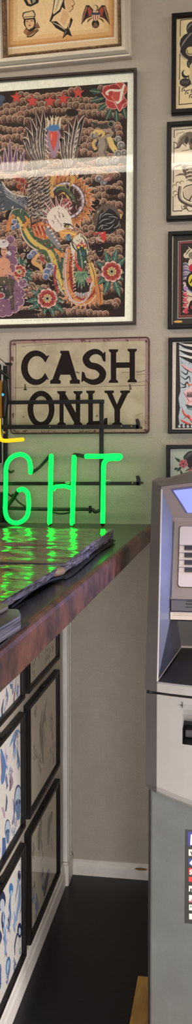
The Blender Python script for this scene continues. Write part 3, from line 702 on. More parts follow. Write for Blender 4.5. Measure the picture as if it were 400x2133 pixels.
# 1: bull and serpent-like black coils
t, bs = wall_frame('framed_tattoo_print', 'cream print of black rounded coils and claws, topmost frame of the right column', 358.5, 27, 236.5, 0.0135)
A = Art(pw, 1.25)
cr = (212, 194, 152)
def brd(x, y0, y1, gaps, w=1.7, col=(66, 50, 38), xb=None):
    ys = [y0]+[g for gp in gaps for g in gp]+[y1]
    for i in range(0, len(ys), 2): A.stroke([(x(ys[i]), ys[i]), (x(ys[i+1]), ys[i+1])], w, col)
A.disc(424, 118, 24, (46, 43, 44), ry=60); A.disc(426, 112, 16, (190, 172, 134), ry=40); A.stroke([(412, 170), (424, 186), (440, 190)], [4, 8, 4], (46, 43, 44))
for k in range(7): A.stroke([(404+k*3, 70+k*4), (410+k*3, 76+k*7), (408+k*3, 90+k*7)], [0.6, 1.8, 0.5], (128, 120, 112))
xl = lambda y: 376-(y-40)*0.0165
brd(xl, 41.5, 218, [(76, 112), (167, 180)]); A.stroke([(375.5, 42), (402, 39), (425, 36.7)], 1.9, (66, 50, 38), smooth=False); A.stroke([(372.5, 218), (402, 215), (425, 212.7)], 1.9, (66, 50, 38), smooth=False)
dk = (46, 43, 44); md = (128, 120, 112)
A.disc(402, 60, 14, dk, ry=16); A.disc(400, 92, 26, dk, ry=25); A.disc(398, 108, 23, dk, ry=19)
for a in range(7): A.stroke([(377+a*2.6, 100-a*4), (382+a*2.4, 88-a*3), (390+a*2, 80-a*2)], [0.6, 1.8, 0.5], md)
for a in range(4): A.stroke([(390+a*2.4, 62-a*3), (394+a*2.4, 52-a*2)], [1.6, 0.5], md)
A.disc(397, 107, 10, (176, 160, 124), ry=10); A.disc(396, 105, 7.4, (198, 180, 136)); A.stroke([(390, 103), (392, 112), (400, 112)], [1, 2, 1], (60, 52, 46))
A.stroke([(376, 110), (380, 118), (392, 126)], [2, 4, 2], (168, 154, 138)); A.disc(395, 133, 6, dk, ry=9); A.stroke([(393, 130), (394, 138)], [2, 1], md); A.poly([(396, 136), (402, 128), (402, 180), (396, 176), (392, 160)], (188, 172, 132)); A.stroke([(394, 148), (393, 162), (398, 176)], 1.8, dk)
A.disc(386, 154, 8, dk, ry=9); A.disc(389, 151, 7, cr, ry=7); A.disc(386, 172, 12, dk, ry=9)
for a in range(4): A.stroke([(378+a*4, 176), (381+a*4, 168)], [0.5, 1.6], md)
for (x, y) in [(383, 184), (390, 190), (398, 198), (402, 186)]:
    A.stroke([(x-4, y+8), (x-2, y), (x+7, y-3)], [1, 2.2, 1], dk); A.disc(x+1, y+4, 2.2, md); A.disc(x+1.4, y+4.4, 1.1, dk)
A.mirror((bs[0]+bs[2])/2); A.build('print', xw, 0.009, t, (*bs, cr))
# 2: grey skeleton rider print
t, bs = wall_frame('framed_tattoo_print', 'white print of a grey skull and bones, second frame down the right column', 348.3, 253.5, 459, 0.0135)
A = Art(pw, 1.3); cr = (206, 194, 170); bl = (74, 58, 46)
xl = lambda y: 363-(y-270)*0.016
brd(xl, 271, 440, [(287, 296), (341, 348), (380, 408)], 1.7, bl); A.stroke([(362, 271), (400, 267.5), (425, 265.2)], 1.7, bl, smooth=False); A.stroke([(360, 440), (380, 439)], 2, bl, smooth=False)
A.stroke([(368, 283), (370, 278), (384, 275)], 1.2, (120, 104, 88))
A.poly([(368, 305), (374, 288), (384, 277), (396, 274), (420, 280), (420, 312), (396, 312), (392, 296), (388, 306), (380, 300), (374, 308), (364, 310)], (96, 84, 72)); A.stroke([(369, 302), (376, 286), (388, 278)], [2, 4, 2], (146, 132, 114))
A.disc(389, 292, 4, (48, 42, 38), ry=8, rot=0.15); A.disc(399, 294, 3.4, (48, 42, 38), ry=6); A.stroke([(383, 298), (388, 302), (396, 304)], [1, 2, 1], (206, 192, 168)); A.stroke([(362, 309), (372, 307), (380, 296)], [1, 2.4, 1.2], (60, 50, 44)); A.stroke([(359, 296), (366, 297), (370, 302)], [0.6, 2.4, 1], (82, 70, 60))
A.stroke([(377, 315), (388, 313), (396, 311)], [1, 2, 1], (120, 100, 82)); A.stroke([(362, 348), (372, 345), (380, 343)], [0.5, 4.4, 2], (92, 80, 68)); A.stroke([(365, 367), (376, 363), (384, 364)], [0.5, 4, 3], (92, 80, 68))
A.poly([(378, 346), (384, 342), (396, 344), (420, 342), (420, 382), (396, 378), (388, 372), (382, 362)], (124, 110, 94))
for k in range(9): A.stroke([(379+k*2.4, 346+(k % 3)*7), (384+k*2.4, 350+(k % 3)*8), (382+k*2.4, 358+(k % 3)*7)], [0.8, 2, 0.6], (50, 43, 38))
for k in range(4): A.stroke([(388, 350+k*8), (396, 347+k*8), (410, 348+k*8)], [2, 3.6, 3], (196, 182, 158)); A.stroke([(388, 352.6+k*8), (398, 350+k*8), (410, 351+k*8)], 1, (52, 44, 40))
for (x, y, r) in [(362, 386, 4), (370, 381, 5), (378, 378, 4), (364, 400, 5), (367, 406, 4)]: A.disc(x+1, y+2, r, (120, 100, 70)); A.disc(x+1.6, y+3, r*0.8, cr)
A.stroke([(375, 388), (374, 412), (388, 424), (420, 434)], [6, 7, 7, 9], (70, 62, 56)); A.stroke([(376, 389), (375.4, 411), (389, 422), (420, 432)], [1.4, 2, 2, 3], (172, 158, 138))
A.poly([(382, 396), (394, 388), (420, 384), (420, 416), (396, 420), (386, 412)], (184, 168, 148)); A.stroke([(381, 394), (388, 388), (402, 384)], [1, 2.4, 2], (60, 52, 46)); A.stroke([(381, 398), (384, 412), (398, 420)], [1, 2.4, 2], (60, 52, 46)); A.stroke([(394, 418), (400, 408), (406, 402)], [3, 2, 1], (52, 46, 42))
A.stroke([(378, 428), (380, 436), (388, 434), (394, 440), (404, 438)], [1, 1.6, 3, 1.6, 1], (70, 60, 50)); A.disc(386, 430, 5, (110, 98, 86), ry=3)
A.mirror((bs[0]+bs[2])/2); A.build('print', xw, 0.009, t, (*bs, cr))
# 3: dark mat with silver line and coloured design
t, bs = wall_frame('framed_tattoo_print', 'dark-matted colourful design with small gold oval plate, third frame down the right column', 351, 482, 684.5, 0.012)
A = Art(pw, 1.2)
A.poly([(358.5, 489), (424.6, 484), (424.6, 679), (356.5, 681)], (196, 186, 172)); A.poly([(361, 492), (424.6, 487), (424.6, 675), (359, 677.5)], (54, 50, 46))
A.poly([(371, 502.5), (424.6, 498), (424.6, 662), (369.5, 664)], (156, 144, 136)); A.poly([(372.6, 504), (424.6, 500), (424.6, 660), (371.2, 662)], (70, 58, 54)); A.poly([(374.4, 505), (424.6, 501), (424.6, 658), (373, 660)], (132, 62, 64)); A.poly([(377, 507.5), (424.6, 504), (424.6, 655), (375.6, 657)], (48, 40, 36))
for (x, y, r) in [(398, 528, 11), (388, 532, 6), (404, 548, 12), (392, 598, 10), (402, 620, 16), (396, 636, 10)]: A.disc(x, y, r, (196, 182, 158))
A.disc(400, 532, 7.5, (116, 112, 88)); A.stroke([(388, 530), (394, 522), (402, 516)], 1.8, (50, 46, 40)); A.stroke([(392, 514), (398, 520)], [1, 2.5], (190, 178, 150))
for k in range(6): A.stroke([(381, 552+k*6), (388, 550+k*6), (397, 558+k*4)], [1, 4.4, 2], (146, 132, 156) if k % 2 else (86, 92, 122)); A.stroke([(381, 549+k*6), (388, 547.6+k*6), (397, 556+k*4)], [0.6, 1.4, 0.6], (206, 196, 190))
A.disc(404, 558, 11, (176, 44, 50), ry=9); A.disc(403, 588, 16, (26, 23, 24), ry=22); A.disc(404, 584, 12, (196, 176, 60), ry=14); A.stroke([(396, 590), (402, 580), (408, 576)], [3, 4, 3], (60, 44, 30)); A.stroke([(392, 602), (400, 609), (410, 610)], [1, 3, 3], (96, 120, 170))
A.disc(387, 601, 5, (156, 120, 166)); A.disc(384, 590, 3, (180, 160, 176))
for k in range(7): A.disc(385+(k % 2)*4, 612+k*6, 4, (186, 78, 88)); 
for k in range(5): A.stroke([(380, 606+k*11), (386, 610+k*10), (394, 606+k*11)], [0.6, 1.6, 0.5], (206, 192, 176))
A.stroke([(392, 615), (398, 618), (406, 614)], 1.6, (40, 36, 34)); A.poly([(392, 640), (396, 628), (404, 622), (404, 650), (394, 652)], (36, 34, 33)); A.disc(388, 650, 4, (176, 60, 70)); A.disc(400, 640, 4, (150, 44, 50))
A.mirror((bs[0]+bs[2])/2); A.build('print', xw, 0.009, t, (*bs, (54, 50, 46)))
pp = on_y(371, 670, -0.010); m = MB(); m.prism([(pp.x+0.0135*math.cos(a), pp.z+0.0034*math.sin(a)) for a in [2*math.pi*k/20 for k in range(20)]], xw, 0.0092, 0.0108)
g_ = m.build('name_plate', mat('gold_oval_plate', (214, 166, 84), 0.35, metal=0.3, var=0.08), t); g_['label'] = 'small gold oval plate'
# 4: black bordered flames
t, bs = wall_frame('framed_tattoo_print', 'pale blue flaming design with thick black border, fourth frame down the right column', 351.5, 703.5, 903, 0.012)
A = Art(pw, 1.25); cr = (200, 188, 176)
A.poly([(367, 713.5), (423.4, 712), (423.4, 891.5), (365, 892.5)], (46, 40, 40)); A.poly([(373, 719), (423.4, 717), (423.4, 884), (374, 885), (372, 868), (375, 850), (372, 830), (376, 815)], (164, 172, 176))
for k in range(3): A.stroke([(372, 715+k*13), (384, 722+k*12), (404, 726+k*14)], [0.6, 5, 10], (40, 36, 38)); A.stroke([(373, 714+k*13), (386, 718+k*12), (404, 720+k*13)], [1, 3.4, 6], (206, 200, 192))
for (x, y) in [(377, 753), (377, 758), (394, 757), (380, 756), (379, 848), (375, 849)]: A.disc(x, y, 1.1, (40, 36, 38), n=6)
A.stroke([(376, 758), (388, 766), (404, 774)], [1, 4, 7], (206, 152, 156)); A.stroke([(377, 760), (388, 770), (402, 777)], [0.6, 2, 1], (50, 40, 44))
for (p) in [[(376, 772), (388, 780), (392, 770)], [(375, 782), (386, 790), (394, 784), (396, 796)], [(374, 796), (384, 802), (390, 796), (394, 806)], [(374, 808), (386, 806), (386, 800)]]: A.stroke(p, [0.6, 3.4, 1.2], (44, 48, 50))
A.stroke([(388, 798), (396, 802), (404, 799)], [1, 3, 3], (206, 100, 84)); A.poly([(382, 818), (396, 806), (420, 800), (420, 846), (396, 848), (388, 836)], (208, 170, 170))
A.stroke([(383, 818), (390, 830), (398, 842)], 1.4, (70, 70, 84)); 
for k in range(4): A.stroke([(391+k*3, 816), (390+k*3, 824), (393+k*3, 828)], [1, 2.6, 1], (44, 36, 38))
A.disc(398, 842, 9, (200, 140, 140), ry=8); A.disc(399, 843, 6, (206, 180, 180), ry=5); A.poly([(386, 842), (404, 846), (404, 850), (390, 850)], (60, 66, 64)); A.stroke([(390, 851), (404, 854)], 3, (96, 130, 120))
for p in [[(380, 850), (384, 862), (396, 872), (404, 884)], [(384, 872), (392, 866), (398, 876)], [(376, 874), (386, 880), (400, 886)]]: A.stroke(p, [0.8, 5, 3], (204, 80, 70)); A.stroke([(q[0]-1.5, q[1]+1) for q in p], [0.4, 1.4, 0.6], (60, 44, 44))
for k in range(7): A.disc(374+k*4.4, 888-(k % 2)*2, 3, (60, 56, 56) if k % 2 else (176, 180, 182))
A.mirror((bs[0]+bs[2])/2); A.build('print', xw, 0.009, t, (*bs, cr))
# 5: floral portrait behind the machine
t, bs = wall_frame('framed_tattoo_print', 'pale green print with pink flower and dark hair, lowest right frame, behind cash machine', 347, 927, None, 0.012, h=0.288)
A = Art(pw, 1.2); cr = (186, 192, 180)
A.disc(400, 954, 16, (54, 50, 54), ry=15); A.disc(404, 968, 14, (60, 50, 54), ry=10)
for k in range(4): A.stroke([(386+k*4, 958-k*3), (392+k*4, 946-k*2), (402+k*2, 942)], [0.6, 1.8, 0.6], (110, 104, 106))
for (x, y, ang, l) in [(380, 965, -2.5, 20), (384, 958, -1.4, 12), (378, 972, 2.3, 14), (376, 980, 1.2, 18), (370, 975, 2.7, 8)]:
    A.stroke([(x, y), (x+l*0.5*math.cos(ang), y+l*0.5*math.sin(ang)), (x+l*math.cos(ang), y+l*math.sin(ang))], [2, 6.5, 0.5], (58, 78, 68))
for k in range(5):
    a = 2*math.pi*k/5+0.3; A.disc(382+5.5*math.cos(a), 966+5.5*math.sin(a), 4.4, (196, 128, 136)); A.disc(382+5.5*math.cos(a), 966+5.5*math.sin(a), 3, (172, 84, 96))
A.disc(382, 966, 2.4, (110, 50, 56)); A.disc(406, 982, 14, (196, 120, 120), ry=10); A.stroke([(386, 982), (392, 978), (400, 976)], [1, 2.6, 2], (70, 62, 60)); A.disc(402, 1006, 20, (206, 170, 150), ry=26)
A.mirror((bs[0]+bs[2])/2); A.build('print', xw, 0.009, t, (*bs, cr))

# ---- frame peeping in at the far left
pr_, pl_ = on_y(5.2, 756, -0.02), on_y(5.2, 968, -0.02)
xr, z1, z0 = pr_.x, pr_.z, pl_.z
t = thing('framed_photo', 'black frame with double white border lines, at the left picture edge behind neon sign', 'picture', (xr-0.12, 0, z0))
m = MB(); ring(m, xw, xr-0.24, z0, xr, z1, box_profile(0.005, 0.02)); m.build('frame', mat('white_edge_frame', (170, 164, 154), 0.4, var=0.05), t)
m = MB(); ring(m, xw, xr-0.235, z0+0.005, xr-0.005, z1-0.005, [(0, 0.004), (0, 0.019), (0.0016, 0.019), (0.0016, 0.012), (0.0022, 0.012), (0.0022, 0.019), (0.012, 0.019), (0.012, 0.004)]); m.build('inner_moulding', M['black'], t)
A = Art(px_wall(0.008), 1.2); A.disc(-60, 860, 30, (60, 60, 60), ry=50); A.disc(-60, 850, 18, (150, 140, 130), ry=26)
A.build('print', xw, 0.008, t, (xr-0.234, z0+0.006, xr-0.006, z1-0.006, (200, 196, 186))); pane(xw, xr-0.232, z0+0.008, xr-0.008, z1-0.008, 0.010, t)

# ------------------------------------------------------------------ framed sheets on the counter front
GP = 'black-framed flash sheets on the counter front'
FD = 0.017
def panel_frame(label, y0, y1, z0, z1, draw, paper, gain=1.3):
    tt = thing('framed_flash_sheet', label, 'picture', (XP, (y0+y1)/2, z0), GP)
    mm = MB(); ring(mm, xp, y0, z0, y1, z1, [(i_, max(h_, 0.0004)) for i_, h_ in box_profile(0.0115, FD)]); mm.build('frame', M['black'], tt)
    global A
    A = Art(px_panel(0.006), gain); draw()
    A.build('print', xp, 0.006, tt, (y0+0.003, z0+0.003, y1-0.003, z1-0.003, paper))
    pane(xp, y0+0.007, z0+0.007, y1-0.007, z1-0.007, 0.0095, tt)
    mm = MB(); mm.box((XP+0.003, (y0+y1)/2-0.012, z1-0.004), (XP+FD-0.003, (y0+y1)/2+0.012, z1+0.004)); mm.build('hanger', M['steel'], tt)
    return tt
rows = [(0.093, 0.383), (0.421, 0.711), (0.742, 1.03)]
col2, col1 = (-0.572, -0.197), (-0.992, -0.617)
def skull(x, y, sx, sy, c1=(92, 124, 160), c2=(52, 62, 96), c0=(168, 182, 196)):
    A.disc(x, y, sx, c2, ry=sy); A.disc(x+sx*0.05, y+sy*0.05, sx*0.86, c0, ry=sy*0.9); A.disc(x-sx*0.1, y+sy*0.42, sx*0.66, c1, ry=sy*0.5)
    A.disc(x-sx*0.4, y+sy*0.2, sx*0.26, c2, ry=sy*0.18); A.disc(x+sx*0.32, y+sy*0.14, sx*0.26, c2, ry=sy*0.18); A.disc(x, y+sy*0.5, sx*0.12, c2, ry=sy*0.12)
    A.poly([(x-sx*0.55, y+sy*0.7), (x+sx*0.5, y+sy*0.6), (x+sx*0.4, y+sy*1.25), (x-sx*0.4, y+sy*1.35)], c1)
    for k in range(4): A.stroke([(x-sx*0.4+k*sx*0.25, y+sy*0.72), (x-sx*0.36+k*sx*0.22, y+sy*1.15)], sx*0.07, c2)
def wisps(cols, spots, seed=1):
    r = random.Random(seed)
    for (x, y, w, h) in spots:
        for k in range(9):
            xx = x+r.uniform(-w, w)*0.6; yy = y+r.uniform(-h, h)*0.8
            A.stroke([(xx, yy), (xx+r.uniform(-w, w)*0.5, yy+h*0.35), (xx+r.uniform(-w, w)*0.4, yy+h*0.7)], [0.3, r.uniform(0.8, 2.2), 0.3], cols[k % len(cols)])
BLU = [(72, 104, 150), (52, 62, 96), (110, 146, 180), (146, 124, 150)]
GRY = [(112, 104, 92), (92, 86, 80), (136, 126, 110)]
def d_r1c1():
    more([(14, 1450, 4, 18), (38, 1440, 4, 16), (0, 1500, 6, 16)], 33)
    wisps(BLU, [(26, 1430, 3.5, 12), (10, 1475, 5, 26), (4, 1500, 4, 20)], 2); A.stroke([(34, 1410), (31, 1440), (29, 1460), (33, 1472)], [0.6, 1.6, 2.4, 0.6], (110, 70, 78)); skull(24, 1425, 4, 8)
    A.stroke([(8, 1455), (4, 1480), (6, 1505)], [1, 4, 1], (70, 70, 100))
def d_r2c1():
    more([(30, 1560, 5, 22), (14, 1580, 5, 24), (46, 1560, 2.5, 20), (28, 1690, 4, 26), (44, 1740, 3, 14), (-6, 1640, 7, 40), (-14, 1740, 8, 40), (14, 1628, 4, 16)], 31)
    A.stroke([(44, 1530), (36, 1522), (28, 1536), (20, 1556)], [1, 6, 5, 1], (104, 136, 172)); A.stroke([(36, 1526), (30, 1545), (28, 1572)], [1, 3, 0.6], (64, 84, 130)); A.stroke([(35, 1555), (38, 1580), (42, 1598)], [0.6, 5, 1], (74, 104, 130))
    wisps(BLU, [(34, 1535, 5, 16), (38, 1590, 5, 12), (22, 1600, 5, 14)], 5)
    A.stroke([(2, 1560), (8, 1590), (6, 1620), (4, 1634)], [3, 8, 9, 2], (74, 116, 164)); A.stroke([(1, 1570), (4, 1600), (3, 1625)], [1, 3, 1], (130, 96, 120)); A.stroke([(22, 1610), (24, 1630), (20, 1648)], [2, 8, 2], (146, 124, 138)); wisps([(84, 70, 92)], [(22, 1630, 4, 18)], 7)
    skull(38, 1666, 8.5, 32); A.stroke([(44, 1640), (45, 1680), (42, 1718)], [1, 2, 1], (48, 58, 92)); skull(16, 1728, 6, 22); A.stroke([(12, 1690), (14, 1668), (13, 1655)], [3, 4, 0.6], (74, 96, 110)); A.stroke([(4, 1682), (8, 1692), (9, 1704)], [4, 5, 3], (172, 144, 158))
    wisps(BLU, [(12, 1755, 6, 20), (30, 1720, 5, 26), (22, 1760, 5, 14), (-8, 1780, 8, 30)], 9); A.stroke([(8, 1745), (8, 1768), (4, 1786)], [7, 7, 2], (58, 88, 140))
def d_r3c1():
    more([(30, 1920, 4, 22), (12, 1960, 5, 30), (30, 2010, 3.5, 16), (-8, 2010, 7, 36), (46, 1850, 2.5, 18), (8, 1915, 4, 22), (48, 1930, 2, 14)], 32)
    A.disc(3, 1876, 9, (40, 48, 84), ry=22); A.disc(5, 1886, 5, (180, 188, 196), ry=14); A.stroke([(5, 1900), (4, 1920), (7, 1945)], [2, 3, 1], (44, 50, 78)); A.stroke([(-6, 1930), (2, 1950), (-2, 1970)], [4, 5, 1], (50, 60, 96))
    A.disc(23, 1852, 4.5, (66, 116, 168), ry=13); A.disc(24, 1860, 2.6, (150, 176, 196), ry=6); A.stroke([(22, 1864), (20, 1890), (22, 1910), (17, 1936)], [2, 5, 3, 4], (84, 120, 164)); wisps(BLU, [(20, 1900, 3, 22), (18, 1920, 4, 18)], 3)
    A.disc(40, 1824, 3.2, (42, 54, 92), ry=11); A.disc(38, 1836, 2.4, (120, 150, 184), ry=6); A.stroke([(38, 1840), (34, 1862), (31, 1880)], [3, 1.6, 0.6], (110, 124, 160)); A.stroke([(41, 1842), (40, 1880), (36, 1900), (34, 1920)], [2, 6, 4, 1], (116, 150, 184)); A.stroke([(45, 1866), (44, 1892), (41, 1902)], [1, 1.4, 1], (80, 96, 140)); wisps([(150, 140, 172)], [(43, 1806, 3, 10)], 8)
    A.disc(41, 1938, 5, (38, 46, 82), ry=16); A.disc(41, 1940, 2.4, (180, 196, 206), ry=8); A.stroke([(36, 1944), (31, 1968), (31, 1990)], [3, 2.4, 1], (48, 60, 100)); A.stroke([(41, 1954), (38, 1970)], [3, 1], (172, 180, 190)); wisps([(120, 160, 150), (90, 120, 160)], [(42, 1978, 3, 8)], 4)
    A.disc(17, 2012, 5, (70, 112, 150), ry=20, rot=0.08); A.disc(17, 2014, 3.2, (150, 190, 210), ry=14, rot=0.08); wisps(BLU, [(17, 2010, 4, 20), (16, 2030, 3, 14)], 6); wisps(BLU, [(1, 2030, 2, 30)], 12); A.stroke([(0, 2008), (1, 2040), (0, 2060)], [2, 3, 2], (60, 88, 140))
def more(spots, seed):
    r = random.Random(seed)
    for (x, y, w, h) in spots:
        c_ = r.choice(BLU); A.stroke([(x-w*0.3, y-h), (x+w*r.uniform(-.6, .6), y-h*0.2), (x+w*r.uniform(-.6, .6), y+h*0.4), (x, y+h)], [w*0.25, w*1.1, w*0.7, w*0.15], tuple(min(255, v+50) for v in c_))
        for k in range(7):
            xx, yy = x+r.uniform(-w, w)*0.7, y+r.uniform(-h, h)*0.8
            A.stroke([(xx, yy), (xx+r.uniform(-w, w)*0.4, yy+h*0.2), (xx+r.uniform(-w, w)*0.3, yy+h*0.42)], [0.3, r.uniform(0.7, 1.8), 0.3], r.choice(BLU+[(40, 48, 80)]))
def d_r1c2():
    wisps(GRY, [(78, 1352, 8, 20), (98, 1360, 8, 20), (104, 1340, 8, 14), (70, 1390, 4, 16)], 21)
def d_r2c2():
    A.stroke([(98, 1455), (90, 1500), (87, 1540), (90, 1590)], [1, 3, 6, 2], (112, 102, 88)); A.stroke([(88, 1480), (84, 1520), (86, 1560)], [1, 4, 2], (112, 102, 88)); wisps(GRY, [(92, 1500, 5, 40), (74, 1480, 6, 14), (74, 1560, 6, 20), (108, 1500, 6, 30), (110, 1560, 6, 24), (84, 1585, 6, 20)], 22)
def d_r3c2():
    A.stroke([(86, 1705), (82, 1740), (80, 1770)], [3, 8, 2], (110, 104, 98)); A.stroke([(108, 1690), (102, 1720), (100, 1760)], [3, 6, 2], (112, 104, 92)); wisps(GRY, [(84, 1740, 6, 40), (104, 1720, 8, 36), (70, 1760, 4, 24)], 23); wisps(BLU, [(70, 1850, 4, 24), (76, 1890, 5, 30), (90, 1830, 6, 30)], 24); A.stroke([(75, 1860), (78, 1890), (74, 1915)], [2, 6, 1], (120, 138, 156)); A.stroke([(102, 1810), (96, 1840), (92, 1868)], [4, 7, 2], (100, 100, 106))
pa1 = (206, 200, 192); pa2 = (186, 176, 156)
labs = [('sheet with blue dancing heads beside the skirting, bottom frame nearest the camera', 'faded sheet reflecting the skirting, bottom frame beside corner trim'),
        ('white sheet of blue skulls, middle frame nearest the camera on counter front', 'faded sheet with a tall grey dagger, middle frame beside corner trim'),
        ('white sheet with small blue sketches cut off by countertop, upper frame nearest camera', 'faded sheet tucked under the countertop, upper frame beside corner trim')]
for (z0, z1), l, d1, d2 in zip(rows, labs, (d_r3c1, d_r2c1, d_r1c1), (d_r3c2, d_r2c2, d_r1c2)):
    panel_frame(l[0], *col1, z0+0.001, z1-0.001, d1, pa1); panel_frame(l[1], *col2, z0, z1, d2, pa2)

# ------------------------------------------------------------------ CASH ONLY tin sign
t = thing('cash_only_sign', 'worn cream tin sign with rusty edges reading CASH ONLY', 'sign', (-0.4645, 0, 1.4065))
sx0, sx1, sz0, sz1 = -0.684, -0.245, 1.4065, 1.7005
def rrect(a0, b0, a1, b1, r, n=5):
    out = []
    for (cx_, cy_, s0) in ((a1-r, b0+r, -math.pi/2), (a1-r, b1-r, 0), (a0+r, b1-r, math.pi/2), (a0+r, b0+r, math.pi)):
        for k in range(n+1): a = s0+math.pi/2*k/n; out.append((cx_+r*math.cos(a), cy_+r*math.sin(a)))
    return out
m = MB(); m.prism(rrect(sx0+0.004, sz0+0.004, sx1-0.004, sz1-0.004, 0.007), xw, 0.003, 0.0085); m.build('plate', M['tin'], t)
m = MB()
o_, i_, j_ = rrect(sx0, sz0, sx1, sz1, 0.012), rrect(sx0+0.0048, sz0+0.0048, sx1-0.0048, sz1-0.0048, 0.008), rrect(sx0+0.013, sz0+0.013, sx1-0.013, sz1-0.013, 0.004)
n = len(o_)
vs = [xw(a, b, 0.001) for a, b in o_]+[xw(a, b, 0.008) for a, b in o_]+[xw(a, b, 0.0112) for a, b in i_]+[xw(a, b, 0.0088) for a, b in j_]+[xw(a, b, 0.001) for a, b in j_]
for r in range(5): m.add(vs if r == 0 else [], [], 0)
for r in range(5):
    for k in range(n): m.f.append((r*n+k, r*n+(k+1) % n, ((r+1) % 5)*n+(k+1) % n, ((r+1) % 5)*n+k)); m.m.append(1 if r == 2 else 0)
m.build('rolled_rim', [M['rust'], M['rimpale']], t)
for (x, y) in [(30, 897), (305, 897), (30, 717), (305, 711)]:
    m = MB(); p = on_y(x, y, -0.010); m.prism([(p.x+0.0035*math.cos(a), p.z+0.0035*math.sin(a)) for a in [2*math.pi*k/10 for k in range(10)]], xw, 0.009, 0.0125); m.build('corner_nail', M['rust'], t)
# lettering
def arcp(cx_, cy_, rx, ry, a0, a1, n=14): return [(cx_+rx*math.cos(math.radians(a0+(a1-a0)*k/n)), cy_+ry*math.sin(math.radians(a0+(a1-a0)*k/n))) for k in range(n+1)]
def stem(x0, x1, y0, y1, s=3.0):   # slab-serif stem
    return [(x0-s, y0), (x1+s, y0), (x1+s-0.6, y0+3.4), (x1, y0+6.5), (x1, y1-6.5), (x1+s-0.6, y1-3.4), (x1+s, y1), (x0-s, y1), (x0-s+0.6, y1-3.4), (x0, y1-6.5), (x0, y0+6.5), (x0-s+0.6, y0+3.4)]
def strokepoly(pts, ws):
    c_ = curve(pts, 6); n = len(c_); L, R = [], []
    for i in range(n):
        q = i/(n-1)*(len(ws)-1); k = min(int(q), len(ws)-2); w = ws[k]+(ws[k+1]-ws[k])*(q-k)
        a, b = c_[max(0, i-1)], c_[min(n-1, i+1)]; dx, dy = b[0]-a[0], b[1]-a[1]; d = math.hypot(dx, dy) or 1
        L.append((c_[i][0]-dy/d*w/2, c_[i][1]+dx/d*w/2)); R.append((c_[i][0]+dy/d*w/2, c_[i][1]-dx/d*w/2))
    return L+R[::-1]
C_ = arcp(74.5, 766, 30, 35.5, -42, -318, 26)
letters = {
 'c': [C_+[(101.5, 791), (94, 777)]+arcp(76.5, 766, 19.5, 25, 46, 314, 20)+[(94.5, 755), (102.5, 740)]],
 'a': [[(126, 731), (143, 731), (160.5, 790), (166, 792), (166, 799), (146, 799), (146, 793), (150, 791), (146.5, 780), (125.5, 780), (122, 791), (126, 793), (126, 799), (105, 799), (105, 793), (110, 790), (129, 737), (126, 735)]],
 's': [strokepoly([(217, 743), (204, 733), (189, 735), (179, 747), (186, 760), (203, 765), (214, 777), (209, 791), (192, 796), (173, 788)], [5, 9, 11, 13, 12.5, 13, 13, 12, 10, 6]), [(219.5, 732), (219.5, 753), (215.5, 752), (211, 741)], [(169.5, 796), (171, 774), (175, 776), (180, 789)]],
 'h': [stem(231.5, 241.5, 728, 797, 4.4), stem(270.5, 280.5, 727, 796, 4.4), [(240, 755.5), (272, 755), (272, 765.5), (240, 766)]],
 'o': [None],
 'n': [stem(124.5, 132, 815, 886, 5), stem(158.5, 166.5, 815, 886, 5), [(122, 815), (133, 815), (164.5, 873), (164.5, 886), (158, 886), (129, 832)]],
 'l': [stem(184.5, 193, 814, 886, 4.5), [(188, 877.5), (216, 877), (219, 871), (223.5, 871), (223.5, 886), (188, 886)]],
 'y': [[(218, 814), (237, 814), (237, 817.5), (233.5, 819), (243.5, 843), (254.5, 819), (251, 817.5), (251, 814), (270.5, 813.5), (270.5, 817), (266, 819), (249.5, 853), (249.5, 880), (254, 882.5), (254, 886), (234, 886), (234, 882.5), (239, 880), (239, 853), (223, 819), (218, 817.5)]],
}
pt = px_wall(0.0088)
oo, oi = arcp(85.5, 852, 27.5, 37.5, 0, 360, 36)[:-1], arcp(85.5, 852, 17, 27.5, 0, 360, 36)[:-1]
def ink_mesh(name, offs, c0, c1, material):
    mb = MB(); step = 0
    for ch, polys in letters.items():
        for pl in polys:
            step += 1; c1_ = c1+0.00004*(step % 4)
            if pl is None:
                k = len(oo); V = [xw(*pt(*p), c) for c in (c0, c1) for q in (0, 1) for p in (grow(oo, offs) if q == 0 else grow(oi, -offs))]
                mb.add(V, [(2*k+i, 2*k+(i+1) % k, 3*k+(i+1) % k, 3*k+i) for i in range(k)]+[(i, (i+1) % k, 2*k+(i+1) % k, 2*k+i) for i in range(k)]+[(k+i, k+(i+1) % k, 3*k+(i+1) % k, 3*k+i) for i in range(k)]+[(i, (i+1) % k, k+(i+1) % k, k+i) for i in range(k)])
            else: mb.prism([pt(*p) for p in grow(pl, offs)], xw, c0, c1_)
    return mb.build(name, material, t)
def grow(pl, d):
    if not d: return pl
    ar = sum(pl[i][0]*pl[(i+1) % len(pl)][1]-pl[(i+1) % len(pl)][0]*pl[i][1] for i in range(len(pl)))
    sg = 1 if ar > 0 else -1; out = []; n = len(pl)
    for i in range(n):
        (x0, y0), (x1, y1), (x2, y2) = pl[i-1], pl[i], pl[(i+1) % n]
        n1 = Vector((y1-y0, x0-x1)); n2 = Vector((y2-y1, x1-x2))
        n1 = n1.normalized() if n1.length else n1; n2 = n2.normalized() if n2.length else n2
        v = n1+n2; v = v.normalized() if v.length > 1e-6 else n1
        out.append((x1+sg*v.x*d, y1+sg*v.y*d))
    return out
ink_mesh('letter_border', 1.9, 0.0080, 0.0087, M['signhalo'])
ink_mesh('lettering', 0.7, 0.0082, 0.0091, M['signink'])
stain = mat('old_board_stain', (84, 66, 50), 0.6, var=0.3, vscale=80)      # cracks, seam and stains of the old board printed on the tin
